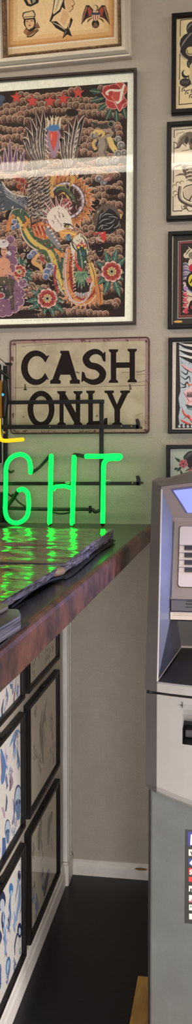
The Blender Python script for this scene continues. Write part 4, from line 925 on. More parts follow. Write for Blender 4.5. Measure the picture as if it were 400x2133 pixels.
def crack(pts, w):
    m = MB(); q = Art(pt); q.stroke(pts, w, (0, 0, 0), smooth=False)
    for it in q.items: m.add([xw(p[0], p[1], 0.00865) for p in it[0]]+[xw(p[0], p[1], 0.0082) for p in it[0]], [(0, 1, 2, 3), (7, 6, 5, 4), (0, 4, 5, 1), (1, 5, 6, 2), (2, 6, 7, 3), (3, 7, 4, 0)])
    m.build('crack' if isinstance(w, list) and max(w) < 2 or not isinstance(w, list) and w < 2 else 'stain', stain, t)
crack([(30, 808), (80, 807), (140, 806), (200, 805), (303, 803)], [1.0, 0.7, 0.9, 0.6, 1.0])
crack([(283, 774), (292, 774.5), (303, 771)], [1.6, 1.3, 1.4]); crack([(272, 799), (303, 794)], 0.8); crack([(285, 781), (303, 779)], 0.8); crack([(254, 776), (270, 775.5)], 0.9)
crack([(154, 774.5), (159, 775), (165, 777)], [2, 2.6, 3]); crack([(52, 800), (53, 812)], [3, 4]); crack([(49, 811), (56, 812)], 3); crack([(270, 800), (272, 812)], [3, 5]); crack([(282, 866), (298, 860)], 0.8); crack([(48, 868), (50, 869)], 3); crack([(200, 866), (204, 867)], 3); crack([(45, 722), (70, 719), (120, 716)], 0.7)
crack([(31, 716), (150, 713), (303, 709)], 0.9); crack([(303.5, 709), (302.5, 890)], 1.0); crack([(33, 716), (32, 893)], 1.0)

# ------------------------------------------------------------------ neon sign
YN, YB = -0.135, -0.105
pc = on_y(110, 1040, YN)
ns = thing('neon_sign', 'green neon letters GHT with yellow tube on black steel window-sign frame', 'sign', (pc.x, YN, 1.12))
SC = (YN-EYE.y)/FW.y/F          # metres per pixel about here
def npt(x, y, Y=YN): return on_y(x, y, Y)
def bar(x0, y0, x1, y1, w, name='frame_bar', Y=YB, d=0.012):
    """flat steel bar between two points, w pixels wide"""
    a, b = npt(x0, y0, Y), npt(x1, y1, Y); u = (b-a).normalized(); v = Vector((-u.z, 0, u.x))*(w*SC/2)
    q = [a-v, b-v, b+v, a+v]; mb = MB()
    mb.add([(p.x, Y-d/2, p.z) for p in q]+[(p.x, Y+d/2, p.z) for p in q], [(0, 1, 2, 3), (7, 6, 5, 4), (0, 4, 5, 1), (1, 5, 6, 2), (2, 6, 7, 3), (3, 7, 4, 0)])
    return mb.build(name, M['steel'], ns, bevel=0.0012)
bar(9, 838.5, 217, 836.5, 8); bar(-14, 889.5, 290, 889, 9); bar(-14, 1007.5, 291, 1007, 7.5); bar(211.5, 836, 211.5, 1066, 8.5, Y=YB+0.013); bar(11.5, 762, 11.5, 1089, 9, Y=YB+0.013, d=0.012)
for (x, y) in [(288, 889), (289, 1007)]:        # hooked bar ends that carry the sign on the wall
    a = npt(x, y, YB); mb = MB()
    mb.add([(a.x-0.006, YB-0.006, a.z-0.006), (a.x+0.005, YB-0.006, a.z-0.006), (a.x+0.005, YB-0.006, a.z+0.012), (a.x, YB-0.006, a.z+0.024), (a.x-0.008, YB-0.006, a.z+0.022), (a.x-0.006, YB-0.006, a.z+0.008)]+[(a.x-0.006, YB+0.006, a.z-0.006), (a.x+0.005, YB+0.006, a.z-0.006), (a.x+0.005, YB+0.006, a.z+0.012), (a.x, YB+0.006, a.z+0.024), (a.x-0.008, YB+0.006, a.z+0.022), (a.x-0.006, YB+0.006, a.z+0.008)],
           [(0, 1, 2, 3, 4, 5), (11, 10, 9, 8, 7, 6)]+[(i, (i+1) % 6, 6+(i+1) % 6, 6+i) for i in range(6)])
    mb.box((a.x-0.003, YB+0.004, a.z-0.003), (a.x+0.003, -0.013 if y < 900 else -0.0005, a.z+0.003)); mb.build('bar_hook', M['steel'], ns)
for (x, y) in [(104, 889), (253, 887.5), (274, 888), (276, 1006)]:
    a = npt(x, y, YB-0.0065); mb = MB(); mb.tube([(a.x, YB-0.005, a.z), (a.x, YB-0.0085, a.z)], 0.0016, n=8, cap=False); mb.build('rivet', M['brass'], ns)
def ntube(pts, r, name, mt, Y=YN, cap=True):
    P = []
    for p in curve(pts, 6) if len(pts) > 2 else pts: P.append(npt(p[0], p[1], p[2] if len(p) > 2 else Y))
    mb = MB(); mb.tube(P, r*SC, n=14, cap=cap); return mb.build(name, mt, ns, smooth=True)
G = [(63.5, 984, YN), (63.5, 972, YN), (60, 957, YN), (51, 948.5, YN), (40, 946.5, YN), (27, 951, YN), (17, 961, YN), (12.5, 975, YN), (12, 1000, YN), (11.3, 1040, YN), (10.8, 1062, YN), (14, 1077, YN), (22, 1086, YN), (34, 1089.5, YN), (47, 1085, YN), (56, 1075, YN), (59.5, 1060, YN), (59.5, 1040, YN), (57, 1026, YN), (48, 1019, YN), (39, 1021, YN)]
def up2(g): return [(p[0], p[1], p[2]) for p in g]
o = ntube(G, 4.6, 'letter_tube', M['green']); o['label'] = 'green letter G tube'
Hm = MB()
for pts in ([(106.5, 950), (105, 1020), (103.5, 1090)], [(154.5, 952), (152.5, 1020), (150.5, 1091)], [(112, 1019), (114.5, 1014.5), (123, 1013), (138, 1013), (148, 1017)]):
    Hm.tube([npt(*p) for p in curve(pts, 6)], (4.9 if pts[0][1] < 1000 else 4.0)*SC, n=14)
o = Hm.build('letter_tube', M['green'], ns, smooth=True); o['label'] = 'green letter H tube'
T = [(180, 950.5, YN), (215, 950.5, YN), (240, 949.5, YN), (250.5, 950.5, YN-0.004), (246, 955, YN-0.011), (232, 955, YN-0.011), (222, 958, YN-0.009), (216.5, 966, YN-0.006), (215.5, 980, YN-0.003), (215, 1010, YN), (214, 1089, YN)]
o = ntube(T, 4.8, 'letter_tube', M['green']); o['label'] = 'green letter T tube'
Yl = [(-2.5, 800, YN-0.01), (-2.5, 860, YN-0.01), (-2, 900, YN-0.01), (1, 914, YN-0.01), (10, 918, YN-0.01), (28, 917, YN-0.01), (47, 915.5, YN-0.01)]
o = ntube(Yl, 4.2, 'yellow_tube', M['yellow']); o['label'] = 'yellow neon tube bend'
o = ntube([(-2, 798, YN-0.018), (-3, 830, YN-0.018), (-2, 866, YN-0.018)], 6.5, 'amber_shield', M['amber'])
for pts, r in [([(65, 985, YN+0.004), (80, 975, YN+0.016), (93, 962, YN+0.016), (103, 950, YN+0.004)], 3.4), ([(155, 947.5, YN+0.003), (163, 948, YN+0.010), (172, 950, YN+0.006), (179, 950.5, YN+0.001)], 3.8), ([(37, 1023, YN+0.003), (29, 1036, YN+0.013), (19, 1050, YN+0.015), (8, 1064, YN+0.014)], 4.2), ([(26, 1030, YN+0.017), (38, 1045, YN+0.020), (52, 1055, YN+0.020)], 2.0),
               ([(6, 1058, YB+0.004), (60, 1060, YB+0.004), (120, 1061, YB+0.004), (186, 1061, YB+0.004), (198, 1066, YB+0.004), (206, 1064, YB+0.004)], 3.6), ([(106, 1066, YB-0.006), (125, 1070, YB-0.006), (142, 1068, YB-0.006), (150, 1064, YB-0.006)], 2.0),
               ([(18, 980, YN+0.006), (22, 984, YN+0.012), (28, 981, YN+0.02)], 2.2), ([(13, 1025, YN+0.006), (18, 1030, YN+0.014), (25, 1034, YN+0.02)], 2.0)]:
    ntube(pts, r, 'blackout_tube', M['rubber'])
mb = MB(); a = npt(188, 1061, YB+0.002); mb.box((a.x-0.003, YB-0.008, a.z-0.011), (a.x+0.003, YB+0.01, a.z+0.011)); mb.build('tube_clamp', M['steel'], ns)
for (x, y) in [(226, 1004), (141, 1007), (104, 1093), (151, 1093), (214, 1092)]:
    a = npt(x, y, YN); mb = MB()
    if y < 1050: mb.tube([(a.x, YB-0.004, a.z), (a.x-0.004, YN-0.004, a.z+0.003)], 0.0035, n=8); mb.tube([(a.x-0.004, YN-0.004, a.z+0.004), (a.x+0.004, YN-0.004, a.z+0.004)], 0.003, n=8); mb.build('tube_support', M['support'], ns)
    else: mb.tube([(a.x, YN, a.z+0.004), (a.x, YN, 1.1345)], 0.0062, n=12); mb.build('electrode_cap', M['rubber'], ns)
# transformer end, cable and feed box at the left
mb = MB(); a0, a1 = npt(5, 795, YB-0.01), npt(17, 866, YB-0.01)
mb.tube([(a0.x+0.009, YB-0.014, a0.z), (a0.x+0.010, YB-0.014, (a0.z+a1.z)/2), (a0.x+0.006, YB-0.014, a1.z)], [0.008, 0.0115, 0.009], n=14); mb.build('electrode_housing', M['steel'], ns, smooth=True)
a = npt(5.5, 822, YB-0.026); mb = MB(); mb.tube([(a.x, YB-0.02, a.z), (a.x, YB-0.028, a.z)], 0.0042, n=12); o = mb.build('pilot_lamp', M['pin'], ns, smooth=True); o['label'] = 'small blue pilot lamp'
ntube([(-12, 765, YB), (0, 772, YB), (10, 780, YB), (19, 786, YB)], 3.6, 'power_cable', M['rubber']); ntube([(-12, 738, YB+0.02), (0, 747.5, YB+0.02), (15, 760, YB+0.02)], 0.9, 'hanging_wire', M['steel'])
ntube([(19, 760, YB+0.008), (20, 800, YB+0.02), (22, 840, YB+0.02), (20, 886, YB+0.008)], 1.8, 'side_cable', M['rubber'])
mb = MB(); a = npt(14, 757, YB); mb.box((a.x-0.004, YB-0.004, a.z-0.004), (a.x+0.012, YB+0.02, a.z+0.002)); mb.build('top_bracket', M['steel'], ns)
a = npt(10, 901, YB); mb = MB(); mb.tube([(a.x, YB-0.004, a.z), (a.x, YB-0.011, a.z)], 0.0045, n=12); mb.build('terminal_screw', M['brass'], ns)
mb = MB(); a = npt(-30, 1026, YB); b = npt(4, 1089, YB); mb.box((a.x, YB+0.002, b.z), (b.x, YB+0.06, a.z)); mb.build('transformer', M['steel'], ns, bevel=0.004)

# ------------------------------------------------------------------ portfolios on the counter
def zat(x, y, z): p = on_z(x, y, z); return p
def half(parent, st, xl, seed, cover_drop=0.004):
    """block of plastic sleeves: stations (px, py, ztop, thick) along its right edge"""
    r = random.Random(seed); P = [(zat(x, y, z), th) for x, y, z, th in st]
    Q = []
    for i in range(len(P)-1):
        for k in range(6):
            f = k/6; Q.append((P[i][0].lerp(P[i+1][0], f), P[i][1]+(P[i+1][1]-P[i][1])*f))
    Q.append(P[-1]); n = len(Q); NX = 26
    top, edge = MB(), MB(); V = []
    ph = r.uniform(0, 6)
    for i, (p, th) in enumerate(Q):
        for j in range(NX+1):
            f = j/NX; x = p.x+(xl-p.x)*f
            z = p.z+0.0016*math.sin(i*0.9+f*9+ph)*min(1, f*6)+0.0012*math.sin(i*0.5-f*17+ph)*min(1, f*6)
            V.append((x, p.y+0.004*math.sin(f*5+ph)*(1 if 0 < i < n-1 else 0), z))
    top.add(V, [(i*(NX+1)+j, i*(NX+1)+j+1, (i+1)*(NX+1)+j+1, (i+1)*(NX+1)+j) for i in range(n-1) for j in range(NX)])
    top.build('plastic_sleeve', M['sleeve'], parent, smooth=True)
    NZ = 7; E = []
    for i, (p, th) in enumerate(Q):
        for k in range(NZ+1):
            off = r.uniform(-0.003, 0.003) if 0 < k < NZ else (0 if k == 0 else -0.002)
            E.append((p.x+off-0.003*k/NZ, p.y, p.z-th*k/NZ-0.0002))
    edge.add(E, [(i*(NZ+1)+k, i*(NZ+1)+k+1, (i+1)*(NZ+1)+k+1, (i+1)*(NZ+1)+k) for i in range(n-1) for k in range(NZ)])
    for i in (0, n-1):      # block ends
        p, th = Q[i]; W = [(p.x+(xl-p.x)*j/8, p.y, p.z-0.0003) for j in range(9)]+[(p.x+(xl-p.x)*j/8, p.y, p.z-th) for j in range(9)]
        edge.add(W, [(j, j+1, 9+j+1, 9+j) for j in range(8)])
    edge.build('page_block', M['leaf'], parent)
def cover(parent, st, xl, th=0.0035, name='cover'):
    mb = MB(); n = len(st); P = [zat(*s_) for s_ in st]; V = []
    Q = []
    for i in range(n-1):
        for k in range(5): Q.append(P[i].lerp(P[i+1], k/5))
    Q.append(P[-1]); n = len(Q)
    for p in Q: V += [(p.x, p.y, max(ZT+0.0006+th, p.z)), (xl, p.y, max(ZT+0.0006+th, p.z)), (xl, p.y, max(ZT+0.0006, p.z-th)), (p.x, p.y, max(ZT+0.0006, p.z-th))]
    mb.add(V, [(4*i+k, 4*i+(k+1) % 4, 4*(i+1)+(k+1) % 4, 4*(i+1)+k) for i in range(n-1) for k in range(4)]+[(0, 1, 2, 3), (4*n-1, 4*n-2, 4*n-3, 4*n-4)])
    return mb.build(name, M['cover'], parent)
GB = 'tattoo portfolios lying on the counter'
b = thing('open_portfolio', 'open portfolio of glossy sleeves below the neon letters, nearest the wall', 'book', (-0.5, -0.98, ZT), GB)
half(b, [(236, 1102.5, 1.158, 0.027), (222, 1111, 1.158, 0.027), (208, 1119, 1.158, 0.026), (196, 1127, 1.159, 0.025), (186, 1134.5, 1.159, 0.026)], -0.93, 1)
half(b, [(185, 1135, 1.159, 0.026), (178, 1140, 1.158, 0.026), (165, 1151, 1.156, 0.024), (150, 1162, 1.153, 0.020), (136, 1173.5, 1.150, 0.017)], -0.93, 2)
cover(b, [(241, 1124, 1.134), (228, 1134, 1.1335), (210, 1146, 1.131), (197, 1155, 1.1315)], -0.94); cover(b, [(198, 1155, 1.132), (180, 1170, 1.1325), (160, 1188, 1.1315), (150, 1196, 1.131), (138, 1202, 1.1312)], -0.94)
b = thing('open_portfolio', 'nearer open portfolio with wavy sleeves and a taped spine end', 'book', (-0.5, -1.48, ZT), GB)
half(b, [(126, 1178, 1.149, 0.013), (110, 1188, 1.149, 0.013), (90, 1200, 1.149, 0.014), (60, 1219, 1.149, 0.014), (30, 1237, 1.149, 0.013), (0, 1255, 1.149, 0.012)], -0.93, 3)
cover(b, [(128, 1201, 1.1335), (110, 1205, 1.135), (85, 1217, 1.136), (64, 1230, 1.135), (45, 1247, 1.132), (25, 1262, 1.131)], -0.94)
p = zat(129, 1188, 1.144); m = MB(); m.tube([(p.x-0.002, p.y+0.005, 1.1425), (p.x-0.01, p.y-0.006, 1.1415), (p.x-0.03, p.y-0.012, 1.1405)], [0.007, 0.0075, 0.006], n=10); m.build('spine_end', M['tan'], b, smooth=True)
b = thing('closed_portfolio', 'grey closed portfolio on a floppy black cover, at front left corner of countertop', 'book', (-0.4, -1.75, ZT), GB)
def slab(parent, q, z0, z1, xl, name, mt, bevel=0.003):
    P = [zat(x, y, z1) for x, y in q]; mb = MB(); n = len(P)
    pts = [(pp_.x, pp_.y) for pp_ in P]+[(xl, P[-1].y), (xl, P[0].y)]
    mb.prism(pts, lambda a, b_, c_: (a, b_, c_), z0, z1); return mb.build(name, mt, parent, bevel=bevel)
cover(b, [(62, 1296, 1.1306), (45, 1305, 1.1316), (30, 1316, 1.1318), (12, 1335, 1.1306), (-20, 1362, 1.1306), (-60, 1392, 1.1306)], -0.80, name='floppy_cover')
slab(b, [(40, 1268), (43, 1274), (42.5, 1281), (0, 1306), (-60, 1342)], 1.1322, 1.150, -0.8, 'page_block', M['leaf'])
slab(b, [(17, 1256.5), (17, 1262), (0, 1271), (-60, 1304)], 1.1502, 1.156, -0.8, 'top_cover', mat('grey_vinyl_cover', (112, 104, 98), 0.35, bump=0.1, bscale=80, var=0.2))

# ------------------------------------------------------------------ cash machine
XC, HW = 0.08, 0.218
D0 = -0.95
bow = lambda x: 0.037*max(0.0, 1-((x-XC)/HW)**2)
mir = lambda x: 2*XC-x
at = thing('cash_machine', 'silver-grey cash machine with blue-lit sign, standing on board right of counter', 'cash machine', (XC, -0.73, 0.016))
NB = 16
fx = [XC-HW+2*HW*k/NB for k in range(NB+1)]
ATB = -0.545
# safe cabinet
m = MB(); m.box((-0.1545, -0.90, 0.0165), (mir(-0.1545), ATB, 0.655)); m.build('safe_cabinet', M['safe'], at, bevel=0.004)
m = MB(); m.box((-0.16, -0.885, 0.0165), (-0.1546, ATB, 0.655)); m.build('side_seam', M['dark'], at)
# lower fascia with the scooped receipt outlet
m = MB()
zb = lambda x: 0.677-0.030*max(0.0, 1-((x-XC)/HW)**2)
SX = -0.0865
cols = sorted(set(fx+[]))
cols = [(x, 0) for x in fx if x < SX]+[(SX-0.0002, 0), (SX, 1)]+[(x, 1) for x in fx if SX < x < mir(SX)]+[(mir(SX), 1), (mir(SX)+0.0002, 0)]+[(x, 0) for x in fx if x > mir(SX)]
rowz = [(0.862, 0, 0), (0.850, 0, 0), (0.838, 0.004, 0), (0.826, 0.013, 0), (0.814, 0.027, 0), (0.806, 0.041, 0), (0.800, 0.055, 0), (0.799, 0.070, 1), (0.7705, 0.070, 1), (0.770, 0.0, 1), (0.72, 0, 0), (None, 0, 0)]
V = []; nc = len(cols)
for (z, dd, mi) in rowz:
    for x, s_ in cols: V.append((x, D0-bow(x)+dd*s_, z if z is not None else zb(x)))
m.add(V, [])
for r_ in range(len(rowz)-1):
    mi = rowz[r_+1][2] if rowz[r_+1][2] and rowz[r_][2]+rowz[r_+1][2] > 0 else 0
    for c_ in range(nc-1):
        s2 = cols[c_][1] or cols[c_+1][1]
        m.f.append((r_*nc+c_, r_*nc+c_+1, (r_+1)*nc+c_+1, (r_+1)*nc+c_)); m.m.append(1 if (s2 and mi) else 0)
L0 = -0.163
def side(x0, x1, y0, y1, z0a, z0b, z1a, z1b): return [(x0, y0, z0a), (x1, y1, z0b), (x1, y1, z1b), (x0, y0, z1a)]
for f_ in (lambda x: x, mir):
    m.add([(f_(-0.138), D0, 0.862), (f_(L0), D0+0.03, 0.855), (f_(L0), D0+0.03, 0.668), (f_(-0.138), D0, 0.677)], [(0, 1, 2, 3)], 2)
    m.add([(f_(L0), D0+0.03, 0.855), (f_(L0), ATB, 0.855), (f_(L0), ATB, 0.668), (f_(L0), D0+0.03, 0.668)], [(0, 1, 2, 3)], 2)
    m.add([(f_(-0.138), D0, 0.677), (f_(L0), D0+0.03, 0.668), (f_(-0.156), D0+0.035, 0.656), (f_(-0.140), D0+0.02, 0.655)], [(0, 1, 2, 3)], 2)
    m.add([(f_(L0), D0+0.03, 0.668), (f_(L0), ATB, 0.668), (f_(-0.156), ATB, 0.656), (f_(-0.156), D0+0.035, 0.656)], [(0, 1, 2, 3)], 2)
# bevelled lip under the front, then underside and back
U = [(x, D0-bow(x), zb(x)) for x in fx]+[(x, D0-bow(x)+0.006, zb(x)-0.012) for x in fx]+[(x, D0-bow(x)+0.022, zb(x)-0.023) for x in fx]+[(x, -0.885, zb(x)-0.023) for x in fx]
k_ = len(fx); m.add(U, [(q*k_+i, q*k_+i+1, (q+1)*k_+i+1, (q+1)*k_+i) for q in range(3) for i in range(k_-1)], 0)
m.add([(L0, ATB, 0.855), (mir(L0), ATB, 0.855), (mir(L0), ATB, 0.668), (L0, ATB, 0.668)], [(0, 1, 2, 3)], 2)
m.add([(L0, ATB, 0.855), (L0, D0+0.03, 0.855)]+[(x, D0-bow(x), 0.862) for x in fx]+[(mir(L0), D0+0.03, 0.855), (mir(L0), ATB, 0.855)], [tuple(range(k_+4))], 0)
m.build('lower_fascia', [M['atm'], M['void'], M['atmgrey']], at)
m = MB(); m.box((SX+0.003, D0+0.02, 0.7715), (mir(SX)-0.003, D0+0.05, 0.787)); m.build('receipt_flap', M['dark'], at, bevel=0.002)
m = MB(); m.box((-0.155, -0.93, 0.8555), (mir(-0.155), ATB+0.01, 0.8675)); m.build('seam_gasket', M['void'], at)
# upper housing
zr = lambda x: 1.269+0.0185*max(0.0, 1-((x-XC)/HW)**2)      # rim of the hood
zo = lambda x: 1.280+0.037*max(0.0, 1-((x-XC)/HW)**2)       # crown of the hood
RB = 0.886
m = MB()
for f_ in (lambda x: x, mir):
    rt_, rb_, sb_ = (f_(-0.141), D0+0.11, 1.269), (f_(-0.138), D0, RB), (f_(-0.138), D0, 0.867)
    m.add([rt_, (f_(-0.162), D0+0.14, 1.280), (f_(-0.165), D0+0.03, 0.863), sb_, rb_], [(0, 1, 2, 3, 4)], 0)
    m.add([(f_(-0.162), D0+0.14, 1.280), (f_(-0.162), ATB, 1.262), (f_(-0.165), ATB, 0.863), (f_(-0.165), D0+0.03, 0.863)], [(0, 1, 2, 3)], 0)
xs_ = [-0.162]+fx+[mir(-0.162)]
Rm = [(x if abs(x-XC) <= HW else (-0.141 if x < XC else mir(-0.141)), D0+0.11-bow(x)*0.6, zr(x)) for x in xs_]
Cr = [(x, D0+0.14-bow(x)*0.7, zo(x)) for x in xs_]
Cb = [(x, D0+0.30, zo(x)+0.004) for x in xs_]; Bk = [(x, ATB, zo(x)-0.018) for x in xs_]
k_ = len(xs_); m.add(Rm+Cr+Cb+Bk, [(q*k_+i, q*k_+i+1, (q+1)*k_+i+1, (q+1)*k_+i) for q in range(3) for i in range(k_-1)], 0)
m.add(Bk+[(mir(-0.165), ATB, 0.863), (-0.165, ATB, 0.863)], [tuple(range(k_+2))], 0)
m.build('upper_housing', M['atmgrey'], at)
m = MB()      # front ledge of the tray
m.add([(x, D0-bow(x), 0.867) for x in fx]+[(x, D0-bow(x), 0.884) for x in fx]+[(x, D0-bow(x)+0.004, 0.8865) for x in fx], [(q*17+i, q*17+i+1, (q+1)*17+i+1, (q+1)*17+i) for q in range(2) for i in range(16)])
m.build('front_ledge', M['atm'], at)
# recess: cheeks, bezel, panel, tray
PT, PB = (-0.122, D0+0.20, 1.198), (-0.1215, D0+0.13, 0.988)
TB = (-0.102, D0+0.20, 0.914)
fl = lambda p, f_: (f_(p[0]), p[1], p[2])
for f_ in (lambda x: x, mir):
    m = MB(); rt_, rb_ = (-0.1405, D0+0.11, 1.268), (-0.1375, D0+0.001, RB)
    e = 0.0035
    q = [rt_, (-0.131, D0+0.158, 1.236), PT, PB, rb_]
    m.add([fl(p, f_) for p in q]+[fl((p[0]-e, p[1]+e, p[2]), f_) for p in q], [(0, 1, 2, 3, 4), (9, 8, 7, 6, 5)]+[(i, (i+1) % 5, 5+(i+1) % 5, 5+i) for i in range(5)])
    m.build('inner_cheek', M['cheek'], at)
    m = MB(); m.add([fl(p, f_) for p in (rb_, PB, (-0.110, D0+0.195, 0.972), TB)], [(0, 1, 2, 3)]); m.build('tray_cheek', M['cheekdark'], at)
    m = MB(); m.tube([fl((-0.1395, D0+0.108, 1.262), f_), fl((-0.1372, D0-0.0005, 0.889), f_)], 0.0018, n=8); m.build('rim_strip', M['atm'], at)
m = MB()
nb = 12
B0 = [(-0.1405+(mir(-0.1405)+0.1405)*k/nb) for k in range(nb+1)]; B1 = [(-0.122+(mir(-0.122)+0.122)*k/nb) for k in range(nb+1)]
V = [(x, D0+0.11-bow(x)*0.6+0.0005, zr(x)-0.0005) for x in B0]
for f in (0.33, 0.66, 1.0):
    V += [(x0+(x1-x0)*f, (D0+0.11-bow(x0)*0.6)*(1-f)+(D0+0.20)*f, zr(x0)*(1-f)+1.198*f) for x0, x1 in zip(B0, B1)]
m.add(V, [(r_*(nb+1)+c_, r_*(nb+1)+c_+1, (r_+1)*(nb+1)+c_+1, (r_+1)*(nb+1)+c_) for r_ in range(3) for c_ in range(nb)])
m.add([(-0.122, D0+0.20, 1.198), (mir(-0.122), D0+0.20, 1.198), (mir(-0.122), D0+0.205, 1.190), (-0.122, D0+0.205, 1.190)], [(0, 1, 2, 3)])
m.build('hood_bezel', M['bezel'], at)
# lit sign let into the bezel
def bez(u, f, out=0.0):    # u 0..1 across, f 0..1 down the bezel
    x0 = -0.1405+(mir(-0.1405)+0.1405)*u; x1 = -0.122+(mir(-0.122)+0.122)*u
    b_ = bow(x0)*0.6
    return Vector((x0+(x1-x0)*f, (D0+0.11-b_)*(1-f)+(D0+0.20)*f-out*0.6, zr(x0)*(1-f)+1.198*f-out*0.8))
def bpatch(u0t, u0b, f0, f1, out, n=12):
    V = []
    for fi in range(5):
        f = f0+(f1-f0)*fi/4; u0 = u0t+(u0b-u0t)*fi/4
        for k in range(n+1): V.append(bez(u0+(1-2*u0)*k/n, f, out))
    return V, [(r_*(n+1)+c_, r_*(n+1)+c_+1, (r_+1)*(n+1)+c_+1, (r_+1)*(n+1)+c_) for r_ in range(4) for c_ in range(n)]
m = MB(); m.add(*bpatch(0.040, 0.078, 0.10, 0.845, 0.0010)); m.build('sign_gasket', mat('blue_tinted_gasket', (96, 92, 130), 0.4, var=0.05), at)
m = MB(); m.add(*bpatch(0.050, 0.088, 0.14, 0.82, 0.0018)); o = m.build('lit_sign', M['lit'], at); o['label'] = 'blue-white backlit sign'
for sx_ in (-1, 1):      # unseen blue fill lights, added to tint the recess cheeks
    ld = area('cheek_fill', (XC+sx_*0.13, D0+0.10, 1.205), (XC-sx_*0.21, D0+0.11, 1.08), 0.10, 0.03, 0.33, (0.25, 0.36, 1.0), 70)
    ld.parent = at; ld.location = ld.location-at.location
# key panel
def pan(x, f, out=0.0): return Vector((x, D0+0.2045+(0.135-0.2045)*f-out*0.94, 1.193+(1.030-1.193)*f-out*0.33*-1))
m = MB(); m.add([pan(-0.122, 0), pan(mir(-0.122), 0), pan(mir(-0.122), 1), pan(-0.122, 1)]+[pan(-0.122, 0, -0.01), pan(mir(-0.122), 0, -0.01), pan(mir(-0.122), 1, -0.01), pan(-0.122, 1, -0.01)], [(0, 1, 2, 3), (7, 6, 5, 4), (0, 4, 5, 1), (1, 5, 6, 2), (2, 6, 7, 3), (3, 7, 4, 0)]); m.build('display_surround', M['panelgrey'], at)
m = MB(); m.tube([pan(-0.119, 0.03, 0.001), pan(-0.119, 0.98, 0.001)], 0.0014, n=6); m.build('panel_edge', M['atmgrey'], at)
def pan_px(x, y, out=0.0):     # where a sight line meets the panel plane
    r = ray(x, y); a_, b_, c_ = pan(-0.1, 0, out), pan(0.1, 0, out), pan(-0.1, 1, out); nn = (b_-a_).cross(c_-a_)
    return EYE+r*((a_-EYE).dot(nn)/r.dot(nn))
q0, q1 = pan_px(375, 1097), pan_px(374, 1222.5)
xa, xb = q0.x, mir(q0.x)
f0, f1 = (1.193-q0.z)/0.163, (1.193-q1.z)/0.163
def plate(x0, x1, f0_, f1_, o0, o1, name, mt, r=0.0, bevel=0.0):
    mb = MB(); L = 0.177
    pts = rrect(x0, f0_*L, x1, f1_*L, r) if r else [(x0, f0_*L), (x1, f0_*L), (x1, f1_*L), (x0, f1_*L)]
    n = len(pts); mb.add([pan(x, y/L, o0) for x, y in pts]+[pan(x, y/L, o1) for x, y in pts], [tuple(range(n)), tuple(range(2*n-1, n-1, -1))]+[(i, (i+1) % n, n+(i+1) % n, n+i) for i in range(n)])
    return mb.build(name, mt, at, bevel=bevel)
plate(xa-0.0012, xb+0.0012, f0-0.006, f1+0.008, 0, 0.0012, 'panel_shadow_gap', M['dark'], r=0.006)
plate(xa, xb, f0, f1, 0.0008, 0.003, 'key_panel', M['keypad'], r=0.006)
plate(xa+0.052, xb-0.052, f0+0.06, f1-0.10, 0.003, 0.0045, 'display_screen', M['lcd'])
for k in range(4):
    ya, yb = 1137.5+15.2*k, 1147.5+15.2*k
    za, zb_ = pan_px(385, ya), pan_px(385, yb); fa, fb = (1.193-za.z)/0.163, (1.193-zb_.z)/0.163
    for side_ in (0, 1):
        f_ = (lambda x: x) if side_ == 0 else mir
        xk0, xk1 = f_(za.x), f_(za.x+0.024); xs0 = f_(xa+0.0005)
        plate(min(xk0, xk1), max(xk0, xk1), fa, fb, 0.003, 0.007, 'function_key', M['dark'], bevel=0.0015)
        plate(min(xs0, xk0), max(xs0, xk0), fa+0.008, fb-0.008, 0.003, 0.0046, 'key_marker', M['keypad'], bevel=0.0006)
        plate(min(xs0, xk1), max(xs0, xk1), fa-0.007, fa-0.001, 0.003, 0.0042, 'key_ridge', M['panelgrey'])
# card strip and slot bar
m = MB(); m.box((-0.1205, D0+0.128, 1.0055), (mir(-0.1205), D0+0.17, 1.0295)); m.build('card_strip', M['darkblue'], at, bevel=0.001)
for (x0, y0, x1, y1) in [(388, 1252, 402, 1254), (387, 1257, 402, 1260), (386, 1264, 402, 1266)]:
    a_, b_ = on_y(x0, y0, D0+0.127), on_y(x1, y1, D0+0.127); m = MB(); m.box((a_.x, D0+0.1262, b_.z), (b_.x+0.02, D0+0.1285, a_.z)); m.build('card_icon', M['void'], at)
m = MB(); m.box((-0.1215, D0+0.122, 0.9885), (mir(-0.1215), D0+0.17, 1.0045)); m.build('slot_bar', M['keypad'], at, bevel=0.001)
m = MB()
for (y0, y1) in [(1277.5, 1279.5), (1281.5, 1283.5)]:
    a_, b_ = on_y(360, y0, D0+0.121), on_y(440, y1, D0+0.121); m.box((a_.x, D0+0.1212, b_.z), (mir(a_.x), D0+0.1235, a_.z))
m.build('card_slot', M['dark'], at)
# cash tray
m = MB()
m.add([(-0.1215, D0+0.135, 0.988), (mir(-0.1215), D0+0.135, 0.988), (mir(-0.110), D0+0.195, 0.972), (-0.110, D0+0.195, 0.972), (mir(TB[0]), TB[1], TB[2]), TB], [(0, 1, 2, 3), (3, 2, 4, 5)]); m.build('tray_back', mat('brown_black_plastic', (50, 43, 39), 0.45, var=0.1), at)
m = MB()
V = [(x, D0-bow(x)+0.004, 0.8862) for x in fx]; k_ = len(fx)
for f in (0.3, 0.7, 1.0): V += [(x+(TB[0]+(mir(TB[0])-TB[0])*i/(k_-1)-x)*f, (D0-bow(x)+0.004)*(1-f)+TB[1]*f, 0.8862+(TB[2]-0.8862)*f-0.008*math.sin(math.pi*f)) for i, x in enumerate(fx)]
m.add(V, [(q*k_+i, q*k_+i+1, (q+1)*k_+i+1, (q+1)*k_+i) for q in range(3) for i in range(k_-1)]); m.build('cash_tray', M['dark'], at, smooth=True)
m = MB(); m.tube([TB, (mir(TB[0]), TB[1], TB[2])], 0.004, n=10); m.build('tray_lip', M['bezel'], at)
m = MB(); m.tube([(-0.1372, D0+0.002, 0.888), TB], 0.0013, n=8); m.build('tray_trim', M['bezel'], at)
m = MB(); m.tube([(mir(-0.1372), D0+0.002, 0.888), (mir(TB[0]), TB[1], TB[2])], 0.0013, n=8); m.build('tray_trim', M['bezel'], at)
